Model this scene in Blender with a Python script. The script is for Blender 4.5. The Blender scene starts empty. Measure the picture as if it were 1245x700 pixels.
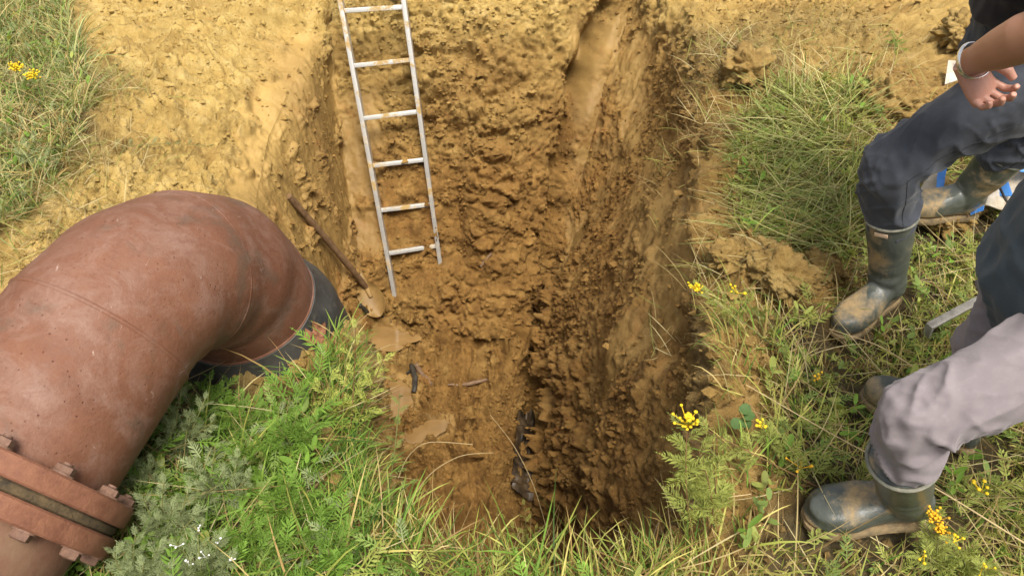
import bpy, bmesh, math, random
import numpy as np
from mathutils import Vector, Matrix
from mathutils.bvhtree import BVHTree

random.seed(7)
RNG = np.random.default_rng(11)
SC = bpy.context.scene
COL = SC.collection

# ------------------------------------------------------------------ camera, sky, sun, exposure
CAM_H, PITCH, FPX = 1.6, math.radians(42), 923.0
cam_d = bpy.data.cameras.new('camera')
cam_d.sensor_width = 36.0
cam_d.lens = 36.0 * FPX / 1245.0
cam_d.clip_start, cam_d.clip_end = 0.02, 800.0
cam = bpy.data.objects.new('camera', cam_d)
COL.objects.link(cam)
cam.location = (0, 0, CAM_H)
cam.rotation_euler = (math.pi / 2 - PITCH, 0, 0)
SC.camera = cam

SUN_EL, SUN_AZ = math.radians(65), math.radians(160)      # azimuth clockwise from +Y (towards +X)
world = bpy.data.worlds.new('World')
SC.world = world
world.use_nodes = True
wn, wl = world.node_tree.nodes, world.node_tree.links
wn.clear()
w_out = wn.new('ShaderNodeOutputWorld')
w_bg = wn.new('ShaderNodeBackground')
w_sky = wn.new('ShaderNodeTexSky')
w_sky.sky_type = 'NISHITA'
w_sky.sun_disc = False
w_sky.sun_elevation = SUN_EL
w_sky.sun_rotation = SUN_AZ
w_sky.air_density = 1.0
w_sky.dust_density = 4.0
w_sky.ozone_density = 0.6
w_hs = wn.new('ShaderNodeHueSaturation')                  # thin white overcast: a paler sky
w_hs.inputs['Saturation'].default_value = 0.35
wl.new(w_sky.outputs[0], w_hs.inputs['Color'])
wl.new(w_hs.outputs[0], w_bg.inputs['Color'])
wl.new(w_bg.outputs[0], w_out.inputs['Surface'])
w_bg.inputs['Strength'].default_value = 0.11

sun_d = bpy.data.lights.new('sun', 'SUN')
sun_d.energy = 3.0
sun_d.angle = math.radians(24)
sun_d.color = (1.0, 0.94, 0.84)
sun = bpy.data.objects.new('sun', sun_d)
COL.objects.link(sun)
_sd = Vector((math.sin(SUN_AZ) * math.cos(SUN_EL), math.cos(SUN_AZ) * math.cos(SUN_EL), math.sin(SUN_EL)))
sun.rotation_euler = (-_sd).to_track_quat('-Z', 'Y').to_euler()
sun.location = (4, -3, 8)

SC.view_settings.view_transform = 'Standard'
SC.view_settings.look = 'None'
SC.view_settings.gamma = 1.0
SC.view_settings.exposure = 0.9

# ------------------------------------------------------------------ measuring helpers
CF = np.array([0, math.cos(PITCH), -math.sin(PITCH)])
CU = np.array([0, math.sin(PITCH), math.cos(PITCH)])
CR = np.array([1.0, 0, 0])
CC = np.array([0, 0, CAM_H])


def px(x, y, z=0.0):
    """the place where the line of sight measured in the photograph meets height z"""
    r = CF + (x - 622.5) / FPX * CR + (350 - y) / FPX * CU
    return CC + r * (z - CAM_H) / r[2]


def pxd(x, y, d):
    return CC + d * (CF + (x - 622.5) / FPX * CR + (350 - y) / FPX * CU)


def proj(P):
    r = np.asarray(P, float) - CC
    d = r @ CF
    return 622.5 + FPX * (r @ CR) / d, 350 - FPX * (r @ CU) / d, d


# ------------------------------------------------------------------ noise
def _hash(ix, iy, iz, seed):
    h = (ix.astype(np.int64) * 374761393 + iy.astype(np.int64) * 668265263 + iz.astype(np.int64) * 2147483647 + seed * 1274126177) & 0xFFFFFFFF
    h = ((h ^ (h >> 13)) * 1274126177) & 0xFFFFFFFF
    h = ((h ^ (h >> 16)) * 2246822519) & 0xFFFFFFFF
    h = h ^ (h >> 15)
    return h


def _rnd(ix, iy, iz, seed):
    return _hash(ix, iy, iz, seed).astype(np.float64) / 4294967295.0


def vnoise(P, seed=0):
    P = np.asarray(P, float)
    i = np.floor(P).astype(np.int64)
    f = P - i
    f = f * f * f * (f * (f * 6 - 15) + 10)
    out = 0
    for dx in (0, 1):
        wx = f[:, 0] if dx else 1 - f[:, 0]
        for dy in (0, 1):
            wy = f[:, 1] if dy else 1 - f[:, 1]
            for dz in (0, 1):
                wz = f[:, 2] if dz else 1 - f[:, 2]
                out = out + wx * wy * wz * _rnd(i[:, 0] + dx, i[:, 1] + dy, i[:, 2] + dz, seed)
    return out * 2 - 1


def fbm(P, oct=4, seed=0, gain=0.5):
    a, s, out = 1.0, 1.0, 0
    for k in range(oct):
        out = out + a * vnoise(np.asarray(P) * s + 17.3 * k, seed + k)
        a *= gain
        s *= 2.03
    return out


def worley(P, seed=0, tilt=False):
    P = np.asarray(P, float)
    i = np.floor(P).astype(np.int64)
    f1 = np.full(len(P), 9.0)
    f2 = np.full(len(P), 9.0)
    hid = np.zeros(len(P), np.int64)
    ctr = np.zeros((len(P), 3)) if tilt else None
    for dx in (-1, 0, 1):
        for dy in (-1, 0, 1):
            for dz in (-1, 0, 1):
                cx, cy, cz = i[:, 0] + dx, i[:, 1] + dy, i[:, 2] + dz
                h = _hash(cx, cy, cz, seed)
                qx = cx + (h & 1023) / 1023.0
                qy = cy + ((h >> 10) & 1023) / 1023.0
                qz = cz + ((h >> 20) & 1023) / 1023.0
                d = (P[:, 0] - qx) ** 2 + (P[:, 1] - qy) ** 2 + (P[:, 2] - qz) ** 2
                near = d < f1
                f2 = np.where(near, f1, np.minimum(f2, d))
                hid = np.where(near, h, hid)
                if tilt:
                    ctr[near, 0] = qx[near]; ctr[near, 1] = qy[near]; ctr[near, 2] = qz[near]
                f1 = np.where(near, d, f1)
    if not tilt:
        return np.sqrt(f1), np.sqrt(f2), (hid % 9973) / 9973.0
    # every cell is a block whose top leans its own way
    r = np.stack([((hid >> 3) % 211) / 105.0 - 1, ((hid >> 7) % 197) / 98.0 - 1, ((hid >> 12) % 223) / 111.0 - 1], 1)
    return np.sqrt(f1), np.sqrt(f2), (hid % 9973) / 9973.0, ((P - ctr) * r).sum(1)


def sstep(a, b, x):
    t = np.clip((np.asarray(x, float) - a) / (b - a), 0, 1)
    return t * t * (3 - 2 * t)


# ------------------------------------------------------------------ mesh helpers
def mesh_np(name, V, quads=None, tris=None, col=None, smooth=True, colname='Col'):
    me = bpy.data.meshes.new(name)
    V = np.asarray(V, np.float32)
    me.vertices.add(len(V))
    me.vertices.foreach_set('co', V.ravel())
    idx, tot = [], []
    if quads is not None and len(quads):
        q = np.asarray(quads, np.int32)
        idx.append(q.ravel()); tot.append(np.full(len(q), 4, np.int32))
    if tris is not None and len(tris):
        t = np.asarray(tris, np.int32)
        idx.append(t.ravel()); tot.append(np.full(len(t), 3, np.int32))
    idx = np.concatenate(idx); tot = np.concatenate(tot)
    me.loops.add(len(idx)); me.loops.foreach_set('vertex_index', idx)
    me.polygons.add(len(tot))
    st = np.concatenate([[0], np.cumsum(tot)[:-1]]).astype(np.int32)
    me.polygons.foreach_set('loop_start', st)
    me.polygons.foreach_set('loop_total', tot)
    me.update(calc_edges=True)
    me.polygons.foreach_set('use_smooth', np.full(len(tot), smooth))
    if col is not None:
        c = np.ones((len(V), 4), np.float32)
        c[:, :3] = col
        at = me.color_attributes.new(colname, 'FLOAT_COLOR', 'POINT')
        at.data.foreach_set('color', c.ravel())
    me.validate()
    return me


def link(name, me, mat=None, parent=None):
    o = bpy.data.objects.new(name, me)
    COL.objects.link(o)
    if mat is not None and me is not None and not me.materials:
        me.materials.append(mat)
    if parent is not None:
        o.parent = parent
    return o


def tag(o, label=None, cat=None, group=None, kind=None):
    if label: o['label'] = label
    if cat: o['category'] = cat
    if group: o['group'] = group
    if kind: o['kind'] = kind
    return o


def thing(name, label, cat, loc=(0, 0, 0), group=None):
    o = bpy.data.objects.new(name, None)
    o.empty_display_size = 0.05
    COL.objects.link(o)
    o.location = loc
    return tag(o, label, cat, group)


class MB:
    """collects tubes and boxes in world space; build() links them as one mesh whose origin is the parent's"""
    def __init__(self):
        self.v, self.f = [], []

    def add(self, V, F):
        n = len(self.v)
        self.v += [tuple(map(float, v)) for v in V]
        self.f += [tuple(i + n for i in f) for f in F]
        return self

    def tube(self, pts, radii, n=12, ref=None, caps=True, flat=1.0):
        pts = [np.asarray(p, float) for p in pts]
        if np.isscalar(radii): radii = [radii] * len(pts)
        V, F = [], []
        prev = None
        for i, p in enumerate(pts):
            t = pts[min(i + 1, len(pts) - 1)] - pts[max(i - 1, 0)]
            t = t / (np.linalg.norm(t) + 1e-12)
            if prev is None:
                r = np.asarray(ref, float) if ref is not None else (np.array([0, 0, 1.]) if abs(t[2]) < .9 else np.array([1., 0, 0]))
            else:
                r = prev
            a = r - t * (r @ t); a /= np.linalg.norm(a) + 1e-12
            b = np.cross(t, a)
            prev = a
            ra, rb = (radii[i], radii[i] * flat) if np.isscalar(radii[i]) else radii[i]
            for k in range(n):
                th = 2 * math.pi * k / n
                V.append(p + a * ra * math.cos(th) + b * rb * math.sin(th))
        for i in range(len(pts) - 1):
            for k in range(n):
                k2 = (k + 1) % n
                F.append((i * n + k, i * n + k2, (i + 1) * n + k2, (i + 1) * n + k))
        if caps:
            F.append(tuple(range(n - 1, -1, -1)))
            F.append(tuple((len(pts) - 1) * n + k for k in range(n)))
        return self.add(V, F)

    def box(self, c, ax, ay, az, sx, sy, sz, bev=0.0):
        c = np.asarray(c, float)
        A = [np.asarray(a, float) for a in (ax, ay, az)]
        if bev <= 0:
            V = [c + A[0] * sx / 2 * i + A[1] * sy / 2 * j + A[2] * sz / 2 * k for i in (-1, 1) for j in (-1, 1) for k in (-1, 1)]
            F = [(0, 1, 3, 2), (4, 6, 7, 5), (0, 4, 5, 1), (2, 3, 7, 6), (0, 2, 6, 4), (1, 5, 7, 3)]
            return self.add(V, F)
        bm = bmesh.new()
        bmesh.ops.create_cube(bm, size=1.0)
        for v in bm.verts: v.co = Vector((v.co.x * sx, v.co.y * sy, v.co.z * sz))
        bmesh.ops.bevel(bm, geom=list(bm.edges), offset=bev, segments=2, affect='EDGES', profile=0.6)
        bm.verts.index_update()
        V = [c + A[0] * v.co.x + A[1] * v.co.y + A[2] * v.co.z for v in bm.verts]
        F = [tuple(v.index for v in f.verts) for f in bm.faces]
        bm.free()
        return self.add(V, F)

    def mesh(self, name, origin=(0, 0, 0), smooth=True):
        me = bpy.data.meshes.new(name)
        o = np.asarray(origin, float)
        me.from_pydata([tuple(np.asarray(v) - o) for v in self.v], [], self.f)
        me.update()
        if smooth:
            me.polygons.foreach_set('use_smooth', np.full(len(me.polygons), True))
            try:
                me.set_sharp_from_angle(angle=math.radians(40))
            except Exception:
                pass
        return me

    def build(self, name, mat, parent=None, smooth=True):
        org = parent_origin(parent)
        return link(name, self.mesh(name, org, smooth), mat, parent)


def parent_origin(p):
    o = Vector((0, 0, 0))
    while p is not None:
        o = o + p.location
        p = p.parent
    return tuple(o)


def remesh(me, voxel, smooth_it=6, smooth_f=0.5):
    """one continuous skin over overlapping tubes"""
    o = bpy.data.objects.new('tmp_skin', me)
    COL.objects.link(o)
    m = o.modifiers.new('r', 'REMESH')
    m.mode = 'VOXEL'; m.voxel_size = voxel; m.adaptivity = 0.0
    s = o.modifiers.new('s', 'SMOOTH')
    s.factor = smooth_f; s.iterations = smooth_it
    dg = bpy.context.evaluated_depsgraph_get()
    out = bpy.data.meshes.new_from_object(o.evaluated_get(dg))
    bpy.data.objects.remove(o)
    out.polygons.foreach_set('use_smooth', np.full(len(out.polygons), True))
    return out


def get_v(me):
    V = np.empty(len(me.vertices) * 3, np.float32)
    me.vertices.foreach_get('co', V)
    return V.reshape(-1, 3).astype(float)


def get_n(me):
    V = np.empty(len(me.vertices) * 3, np.float32)
    me.vertex_normals.foreach_get('vector', V)
    return V.reshape(-1, 3).astype(float)


def set_v(me, V):
    me.vertices.foreach_set('co', np.asarray(V, np.float32).ravel())
    me.update()


# ------------------------------------------------------------------ material helpers
class NT:
    def __init__(self, name):
        self.m = bpy.data.materials.new(name)
        self.m.use_nodes = True
        self.t = self.m.node_tree
        self.n, self.l = self.t.nodes, self.t.links
        self.b = self.n['Principled BSDF']
        self.out = self.n['Material Output']

    def new(self, typ, **kw):
        nd = self.n.new(typ)
        for k, v in kw.items():
            if k.startswith('_'): setattr(nd, k[1:], v)
            else: nd.inputs[k].default_value = v
        return nd

    def lk(self, a, b): self.l.new(a, b)

    def coord(self, kind='Object'):
        return self.new('ShaderNodeTexCoord').outputs[kind]

    def noise(self, scale, detail=6, rough=0.6, vec=None, dist=0.0):
        nd = self.new('ShaderNodeTexNoise')
        nd.inputs['Scale'].default_value = scale
        nd.inputs['Detail'].default_value = detail
        nd.inputs['Roughness'].default_value = rough
        nd.inputs['Distortion'].default_value = dist
        self.lk(vec if vec is not None else self.coord(), nd.inputs['Vector'])
        return nd.outputs['Fac']

    def ramp(self, fac, stops, interp='LINEAR'):
        r = self.new('ShaderNodeValToRGB')
        r.color_ramp.interpolation = interp
        el = r.color_ramp.elements
        while len(el) < len(stops): el.new(0.5)
        for e, (p, c) in zip(el, stops):
            e.position = p
            e.color = (c, c, c, 1) if np.isscalar(c) else (*c, 1)
        self.lk(fac, r.inputs['Fac'])
        return r.outputs['Color']

    def mix(self, fac, a, b, mode='MIX'):
        m = self.new('ShaderNodeMix', _data_type='RGBA', _blend_type=mode)
        for s, v in ((m.inputs[0], fac), (m.inputs[6], a), (m.inputs[7], b)):
            if isinstance(v, (int, float)): s.default_value = v
            elif isinstance(v, tuple): s.default_value = (*v, 1)
            else: self.lk(v, s)
        return m.outputs[2]

    def math(self, op, a, b=0.0):
        m = self.new('ShaderNodeMath', _operation=op)
        for s, v in ((m.inputs[0], a), (m.inputs[1], b)):
            if isinstance(v, (int, float)): s.default_value = v
            else: self.lk(v, s)
        return m.outputs[0]

    def maprange(self, v, a, b, c=0.0, d=1.0):
        m = self.new('ShaderNodeMapRange')
        m.inputs[1].default_value, m.inputs[2].default_value = a, b
        m.inputs[3].default_value, m.inputs[4].default_value = c, d
        self.lk(v, m.inputs[0])
        return m.outputs[0]

    def bump(self, h, strength=0.3, dist=0.01):
        b = self.new('ShaderNodeBump')
        b.inputs['Strength'].default_value = strength
        b.inputs['Distance'].default_value = dist
        self.lk(h, b.inputs['Height'])
        self.lk(b.outputs[0], self.b.inputs['Normal'])

    def set(self, **kw):
        for k, v in kw.items():
            s = self.b.inputs[k.replace('_', ' ')]
            if isinstance(v, (int, float)): s.default_value = v
            elif isinstance(v, tuple): s.default_value = (*v, 1) if len(v) == 3 and s.type == 'RGBA' else v
            else: self.lk(v, s)
        return self


M = {}


def mat_clay():
    t = NT('clay')
    co = t.coord()
    at = t.new('ShaderNodeAttribute', _attribute_name='Mask')
    sep = t.new('ShaderNodeSeparateColor')
    t.lk(at.outputs['Color'], sep.inputs[0])
    smooth, dry, soil = sep.outputs[0], sep.outputs[1], sep.outputs[2]
    at2 = t.new('ShaderNodeAttribute', _attribute_name='Clod')
    sep2 = t.new('ShaderNodeSeparateColor')
    t.lk(at2.outputs['Color'], sep2.inputs[0])
    n1 = t.noise(2.2, 5, 0.6, co)
    n2 = t.noise(14, 6, 0.65, co)
    n3 = t.noise(90, 5, 0.7, co)
    moist = t.ramp(n2, [(0.28, (0.165, 0.080, 0.020)), (0.5, (0.275, 0.146, 0.036)), (0.72, (0.41, 0.242, 0.072))])
    dryc = t.ramp(n2, [(0.25, (0.38, 0.245, 0.070)), (0.5, (0.56, 0.395, 0.128)), (0.75, (0.70, 0.53, 0.22))])
    f = t.math('ADD', dry, t.maprange(n1, 0.35, 0.65, -0.16, 0.16))
    f.node.use_clamp = True
    c = t.mix(f, moist, dryc)
    # every clod a slightly different lump of earth
    c = t.mix(0.6, c, t.mix(sep2.outputs[0], (0.62, 0.58, 0.50), (1.25, 1.22, 1.18)), 'MULTIPLY')
    c = t.mix(t.math('MULTIPLY', t.maprange(n3, 0.3, 0.75, 0.0, 0.38), t.maprange(f, 0, 1, 1.0, 0.45)), c, (0.14, 0.075, 0.022))
    # wet scraped clay is even and a little greyer
    sc = t.mix(n1, (0.185, 0.112, 0.034), (0.27, 0.172, 0.060))
    sc = t.mix(f, sc, (0.39, 0.252, 0.078))
    c = t.mix(t.math('MULTIPLY', smooth, 0.8), c, sc)
    # reddish iron streaks
    c = t.mix(t.maprange(t.noise(5.5, 4, 0.6, co, 0.6), 0.58, 0.75, 0.0, 0.35), c, (0.30, 0.12, 0.03))
    so = t.ramp(n2, [(0.3, (0.045, 0.032, 0.014)), (0.55, (0.105, 0.078, 0.034)), (0.75, (0.17, 0.13, 0.06))])
    c = t.mix(soil, c, so)
    t.set(Base_Color=c, Roughness=t.math('SUBTRACT', t.maprange(n3, 0.3, 0.7, 0.72, 0.95), t.math('MULTIPLY', smooth, 0.32)))
    t.b.inputs['Specular IOR Level'].default_value = 0.28
    hb = t.math('MULTIPLY', t.math('ADD', t.noise(60, 6, 0.75, co), t.math('MULTIPLY', t.noise(220, 4, 0.7, co), 0.5)),
                t.maprange(smooth, 0, 1, 1.0, 0.22))
    t.bump(hb, 1.0, 0.016)
    return t.m


def mat_simple(name, c1, c2, scale=20, rough=0.7, metal=0.0, bump=0.2, bdist=0.004, spec=0.4, detail=6):
    t = NT(name)
    n = t.noise(scale, detail, 0.65)
    t.set(Base_Color=t.mix(t.maprange(n, 0.3, 0.7), c1, c2), Roughness=t.maprange(n, 0.3, 0.7, max(0.05, rough - 0.1), min(1, rough + 0.1)), Metallic=metal)
    t.b.inputs['Specular IOR Level'].default_value = spec
    if bump: t.bump(t.noise(scale * 4, 5, 0.7), bump, bdist)
    return t.m


def mat_leaf(name, trans=0.35, rough=0.55):
    t = NT(name)
    at = t.new('ShaderNodeAttribute', _attribute_name='Col')
    t.set(Base_Color=at.outputs['Color'], Roughness=rough)
    t.b.inputs['Specular IOR Level'].default_value = 0.14
    tr = t.new('ShaderNodeBsdfTranslucent')
    t.lk(t.mix(1.0, at.outputs['Color'], (1.25, 1.2, 0.6), 'MULTIPLY'), tr.inputs['Color'])
    ms = t.new('ShaderNodeMixShader')
    ms.inputs[0].default_value = trans
    t.lk(t.b.outputs[0], ms.inputs[1]); t.lk(tr.outputs[0], ms.inputs[2])
    t.lk(ms.outputs[0], t.out.inputs['Surface'])
    return t.m


def mat_rust():
    t = NT('red_brown_paint')
    co = t.coord()
    big = t.noise(3.2, 5, 0.6, co, 0.4)
    mid = t.noise(13, 6, 0.65, co)
    fine = t.noise(120, 4, 0.7, co)
    c = t.ramp(big, [(0.3, (0.115, 0.050, 0.029)), (0.5, (0.155, 0.069, 0.039)), (0.7, (0.185, 0.098, 0.067))])
    c = t.mix(t.maprange(mid, 0.45, 0.75, 0, 0.5), c, (0.185, 0.078, 0.040))
    # rubbed pale primer scuffs, dragged along the pipe
    mp = t.new('ShaderNodeMapping'); mp.inputs['Scale'].default_value = (1.6, 1.9, 1.5); mp.inputs['Rotation'].default_value = (0, 0, 0.5)
    t.lk(co, mp.inputs['Vector'])
    sc = t.noise(7, 5, 0.7, mp.outputs[0], 0.8)
    c = t.mix(t.maprange(sc, 0.46, 0.66, 0, 0.50), c, (0.245, 0.155, 0.120))
    mp2 = t.new('ShaderNodeMapping'); mp2.inputs['Scale'].default_value = (5.0, 0.9, 2.0); mp2.inputs['Rotation'].default_value = (0.2, 0.1, -0.4)
    t.lk(co, mp2.inputs['Vector'])
    st = t.noise(9, 6, 0.75, mp2.outputs[0], 0.5)
    c = t.mix(t.maprange(st, 0.64, 0.74, 0, 0.8), c, (0.52, 0.42, 0.36))
    # greenish-black smears and pits
    gm = t.noise(3.7, 5, 0.65, mp.outputs[0], 0.5)
    c = t.mix(t.maprange(gm, 0.56, 0.68, 0, 0.6), c, (0.075, 0.062, 0.042))
    vo = t.new('ShaderNodeTexVoronoi'); vo.inputs['Scale'].default_value = 60
    t.lk(co, vo.inputs['Vector'])
    pits = t.math('MULTIPLY', t.maprange(vo.outputs['Distance'], 0.05, 0.16, 1, 0), t.maprange(t.noise(6, 3, 0.5, co), 0.42, 0.60))
    c = t.mix(t.maprange(t.noise(45, 6, 0.75, co), 0.52, 0.66, 0, 0.45), c, (0.115, 0.045, 0.026))
    # thin scratches through the paint
    for sc_, rot, th_ in (((2.0, 60.0, 8.0), (0.3, 0.2, 0.7), 0.735), ((50.0, 3.0, 9.0), (0.1, 0.5, -0.4), 0.745)):
        mp3 = t.new('ShaderNodeMapping'); mp3.inputs['Scale'].default_value = sc_; mp3.inputs['Rotation'].default_value = rot
        t.lk(co, mp3.inputs['Vector'])
        c = t.mix(t.maprange(t.noise(2.2, 4, 0.7, mp3.outputs[0], 0.2), th_, th_ + 0.03, 0, 0.7), c, (0.40, 0.27, 0.20))
    c = t.mix(pits, c, (0.06, 0.02, 0.012))
    c = t.mix(t.maprange(fine, 0.35, 0.7, 0.0, 0.25), c, (0.12, 0.035, 0.018))
    t.set(Base_Color=c, Roughness=t.maprange(mid, 0.3, 0.7, 0.48, 0.72))
    t.b.inputs['Specular IOR Level'].default_value = 0.28
    t.bump(t.math('SUBTRACT', t.math('ADD', fine, t.math('MULTIPLY', mid, 1.5)), t.math('MULTIPLY', pits, 1.2)), 0.35, 0.004)
    return t.m


def mat_boot(name, base):
    t = NT(name)
    co = t.coord()
    at = t.new('ShaderNodeAttribute', _attribute_name='Col')    # r: how caked with mud
    sep = t.new('ShaderNodeSeparateColor'); t.lk(at.outputs['Color'], sep.inputs[0])
    n = t.noise(48, 8, 0.75, co)
    n2 = t.noise(11, 6, 0.65, co, 0.5)
    # a thin film of dried dust, then mud caked from the sole up
    film = t.maprange(t.math('ADD', n2, t.math('MULTIPLY', n, 0.35)), 0.42, 0.90, 0.10, 0.50)
    f = t.maprange(t.math('ADD', sep.outputs[0], t.math('ADD', t.math('MULTIPLY', n, 0.35), t.math('MULTIPLY', n2, 0.7))), 0.87, 1.05)
    c = t.mix(t.math('MULTIPLY', film, t.maprange(sep.outputs[0], 0.0, 0.45, 0.55, 1.0)), base, (0.22, 0.22, 0.185))
    c = t.mix(f, c, t.mix(n, (0.24, 0.16, 0.07), (0.42, 0.30, 0.15)))
    t.set(Base_Color=c, Roughness=t.maprange(f, 0, 1, 0.30, 0.88))
    t.b.inputs['Specular IOR Level'].default_value = 0.45
    t.bump(t.math('ADD', t.noise(160, 4, 0.7, co), t.math('MULTIPLY', f, 0.6)), 0.3, 0.003)
    return t.m


def mat_cloth(name, c1, c2, weave=900, rough=0.9):
    t = NT(name)
    co = t.coord()
    n = t.noise(7, 5, 0.6, co)
    n2 = t.noise(60, 5, 0.7, co)
    c = t.mix(t.maprange(n, 0.3, 0.7), c1, c2)
    c = t.mix(t.maprange(n2, 0.5, 0.8, 0, 0.2), c, tuple(min(1, x * 1.7) for x in c2))
    t.set(Base_Color=c, Roughness=rough)
    t.b.inputs['Specular IOR Level'].default_value = 0.2
    t.b.inputs['Sheen Weight'].default_value = 0.15
    t.bump(t.math('ADD', t.noise(weave, 2, 0.5, co), n2), 0.25, 0.002)
    return t.m


def mat_skin():
    t = NT('skin')
    co = t.coord()
    at = t.new('ShaderNodeAttribute', _attribute_name='Col')
    n = t.noise(22, 4, 0.6, co)
    c = t.mix(t.maprange(n, 0.3, 0.7, 0, 0.35), at.outputs['Color'], (0.40, 0.17, 0.09))
    t.set(Base_Color=c, Roughness=0.5)
    t.b.inputs['Subsurface Weight'].default_value = 0.12
    t.b.inputs['Subsurface Radius'].default_value = (0.012, 0.004, 0.002)
    t.b.inputs['Subsurface Scale'].default_value = 0.6
    t.bump(t.noise(300, 3, 0.6, co), 0.12, 0.002)
    return t.m


M['clay'] = mat_clay()
M['leaf'] = mat_leaf('leaf')
M['grass'] = mat_leaf('grass_blade', 0.28, 0.5)
M['rust'] = mat_rust()
M['flange'] = mat_simple('rusty_flange', (0.135, 0.050, 0.027), (0.225, 0.098, 0.052), 30, 0.75, 0, 0.6, 0.004)
M['bolt'] = mat_simple('rusty_bolt', (0.10, 0.050, 0.032), (0.21, 0.12, 0.08), 60, 0.7, 0, 0.5, 0.003)
M['gasket'] = mat_simple('gasket_gap', (0.035, 0.025, 0.014), (0.14, 0.095, 0.045), 40, 0.9, 0, 0.8, 0.006)
M['muddy_steel'] = mat_simple('muddy_pipe', (0.13, 0.050, 0.028), (0.20, 0.125, 0.075), 7, 0.85, 0, 0.5, 0.004)
M['alu'] = None
M['wood'] = mat_simple('weathered_wood', (0.085, 0.045, 0.02), (0.22, 0.13, 0.06), 30, 0.75, 0, 0.4, 0.003)
M['black'] = mat_simple('black_plastic', (0.012, 0.012, 0.012), (0.05, 0.042, 0.03), 25, 0.45, 0, 0.3, 0.003)
M['root'] = mat_simple('dry_root', (0.11, 0.06, 0.03), (0.22, 0.14, 0.08), 50, 0.8, 0, 0.3, 0.002)


def mat_alu():
    t = NT('aluminium')
    co = t.coord()
    n = t.noise(30, 6, 0.7, co)
    mud = t.maprange(t.math('ADD', t.noise(7, 5, 0.7, co, 0.4), t.math('MULTIPLY', n, 0.25)), 0.64, 0.74)
    t.set(Base_Color=t.mix(mud, t.mix(n, (0.42, 0.41, 0.38), (0.60, 0.58, 0.53)), (0.36, 0.24, 0.09)),
          Metallic=t.maprange(mud, 0, 1, 0.55, 0.0), Roughness=t.maprange(mud, 0, 1, 0.42, 0.9))
    t.bump(t.math('ADD', t.math('MULTIPLY', mud, 1.0), t.noise(200, 3, 0.6, co)), 0.3, 0.003)
    return t.m


M['alu'] = mat_alu()


def mat_sleeve():
    t = NT('grey_bitumen_sleeve')
    co = t.coord()
    n = t.noise(5, 5, 0.6, co, 0.3)
    n2 = t.noise(40, 5, 0.7, co)
    c = t.mix(t.maprange(n, 0.35, 0.65), (0.022, 0.022, 0.021), (0.060, 0.057, 0.050))
    c = t.mix(t.maprange(n2, 0.55, 0.75, 0, 0.5), c, (0.12, 0.10, 0.07))
    t.set(Base_Color=c, Roughness=t.maprange(n2, 0.3, 0.7, 0.4, 0.65))
    t.bump(n2, 0.35, 0.004)
    return t.m


M['sleeve'] = mat_sleeve()
M['torn'] = mat_simple('torn_rusty_patch', (0.13, 0.045, 0.02), (0.32, 0.15, 0.075), 30, 0.8, 0, 0.6, 0.004)


def mat_water():
    t = NT('muddy_water')
    n = t.noise(6, 3, 0.5)
    t.set(Base_Color=t.mix(t.maprange(n, 0.35, 0.65), (0.175, 0.102, 0.036), (0.235, 0.142, 0.054)), Roughness=0.05)
    t.b.inputs['Specular IOR Level'].default_value = 0.5
    t.bump(t.noise(14, 2, 0.5), 0.03, 0.004)
    return t.m


M['water'] = mat_water()

# feet and upper ends of the ladder rails
LAD = dict(lb=pxd(483, 373, 4.55), rb=pxd(537, 329, 4.55), lt=pxd(414, 0, 4.02), rt=pxd(491, 0, 4.02))

# ------------------------------------------------------------------ the excavation and the ground: one lofted sheet
# each column of the loft: floor centre - wall base - wall middle - rim - outer slope - far ground
CENTRE = np.array([-0.22, 2.35, -1.78])


def key(rim, base, outer, w, mid=None, bulge=0.0, lift=0.0):
    rim, base, outer = np.asarray(rim, float), np.asarray(base, float), np.asarray(outer, float)
    m = (rim + base) / 2 if mid is None else np.asarray(mid, float)
    if bulge:
        d = rim[:2] - base[:2]
        m = m + np.array([d[0], d[1], 0]) * bulge
    m = m + np.array([0, 0, lift])
    return dict(r=rim, b=base, o=outer, m=m, w=w)


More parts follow.
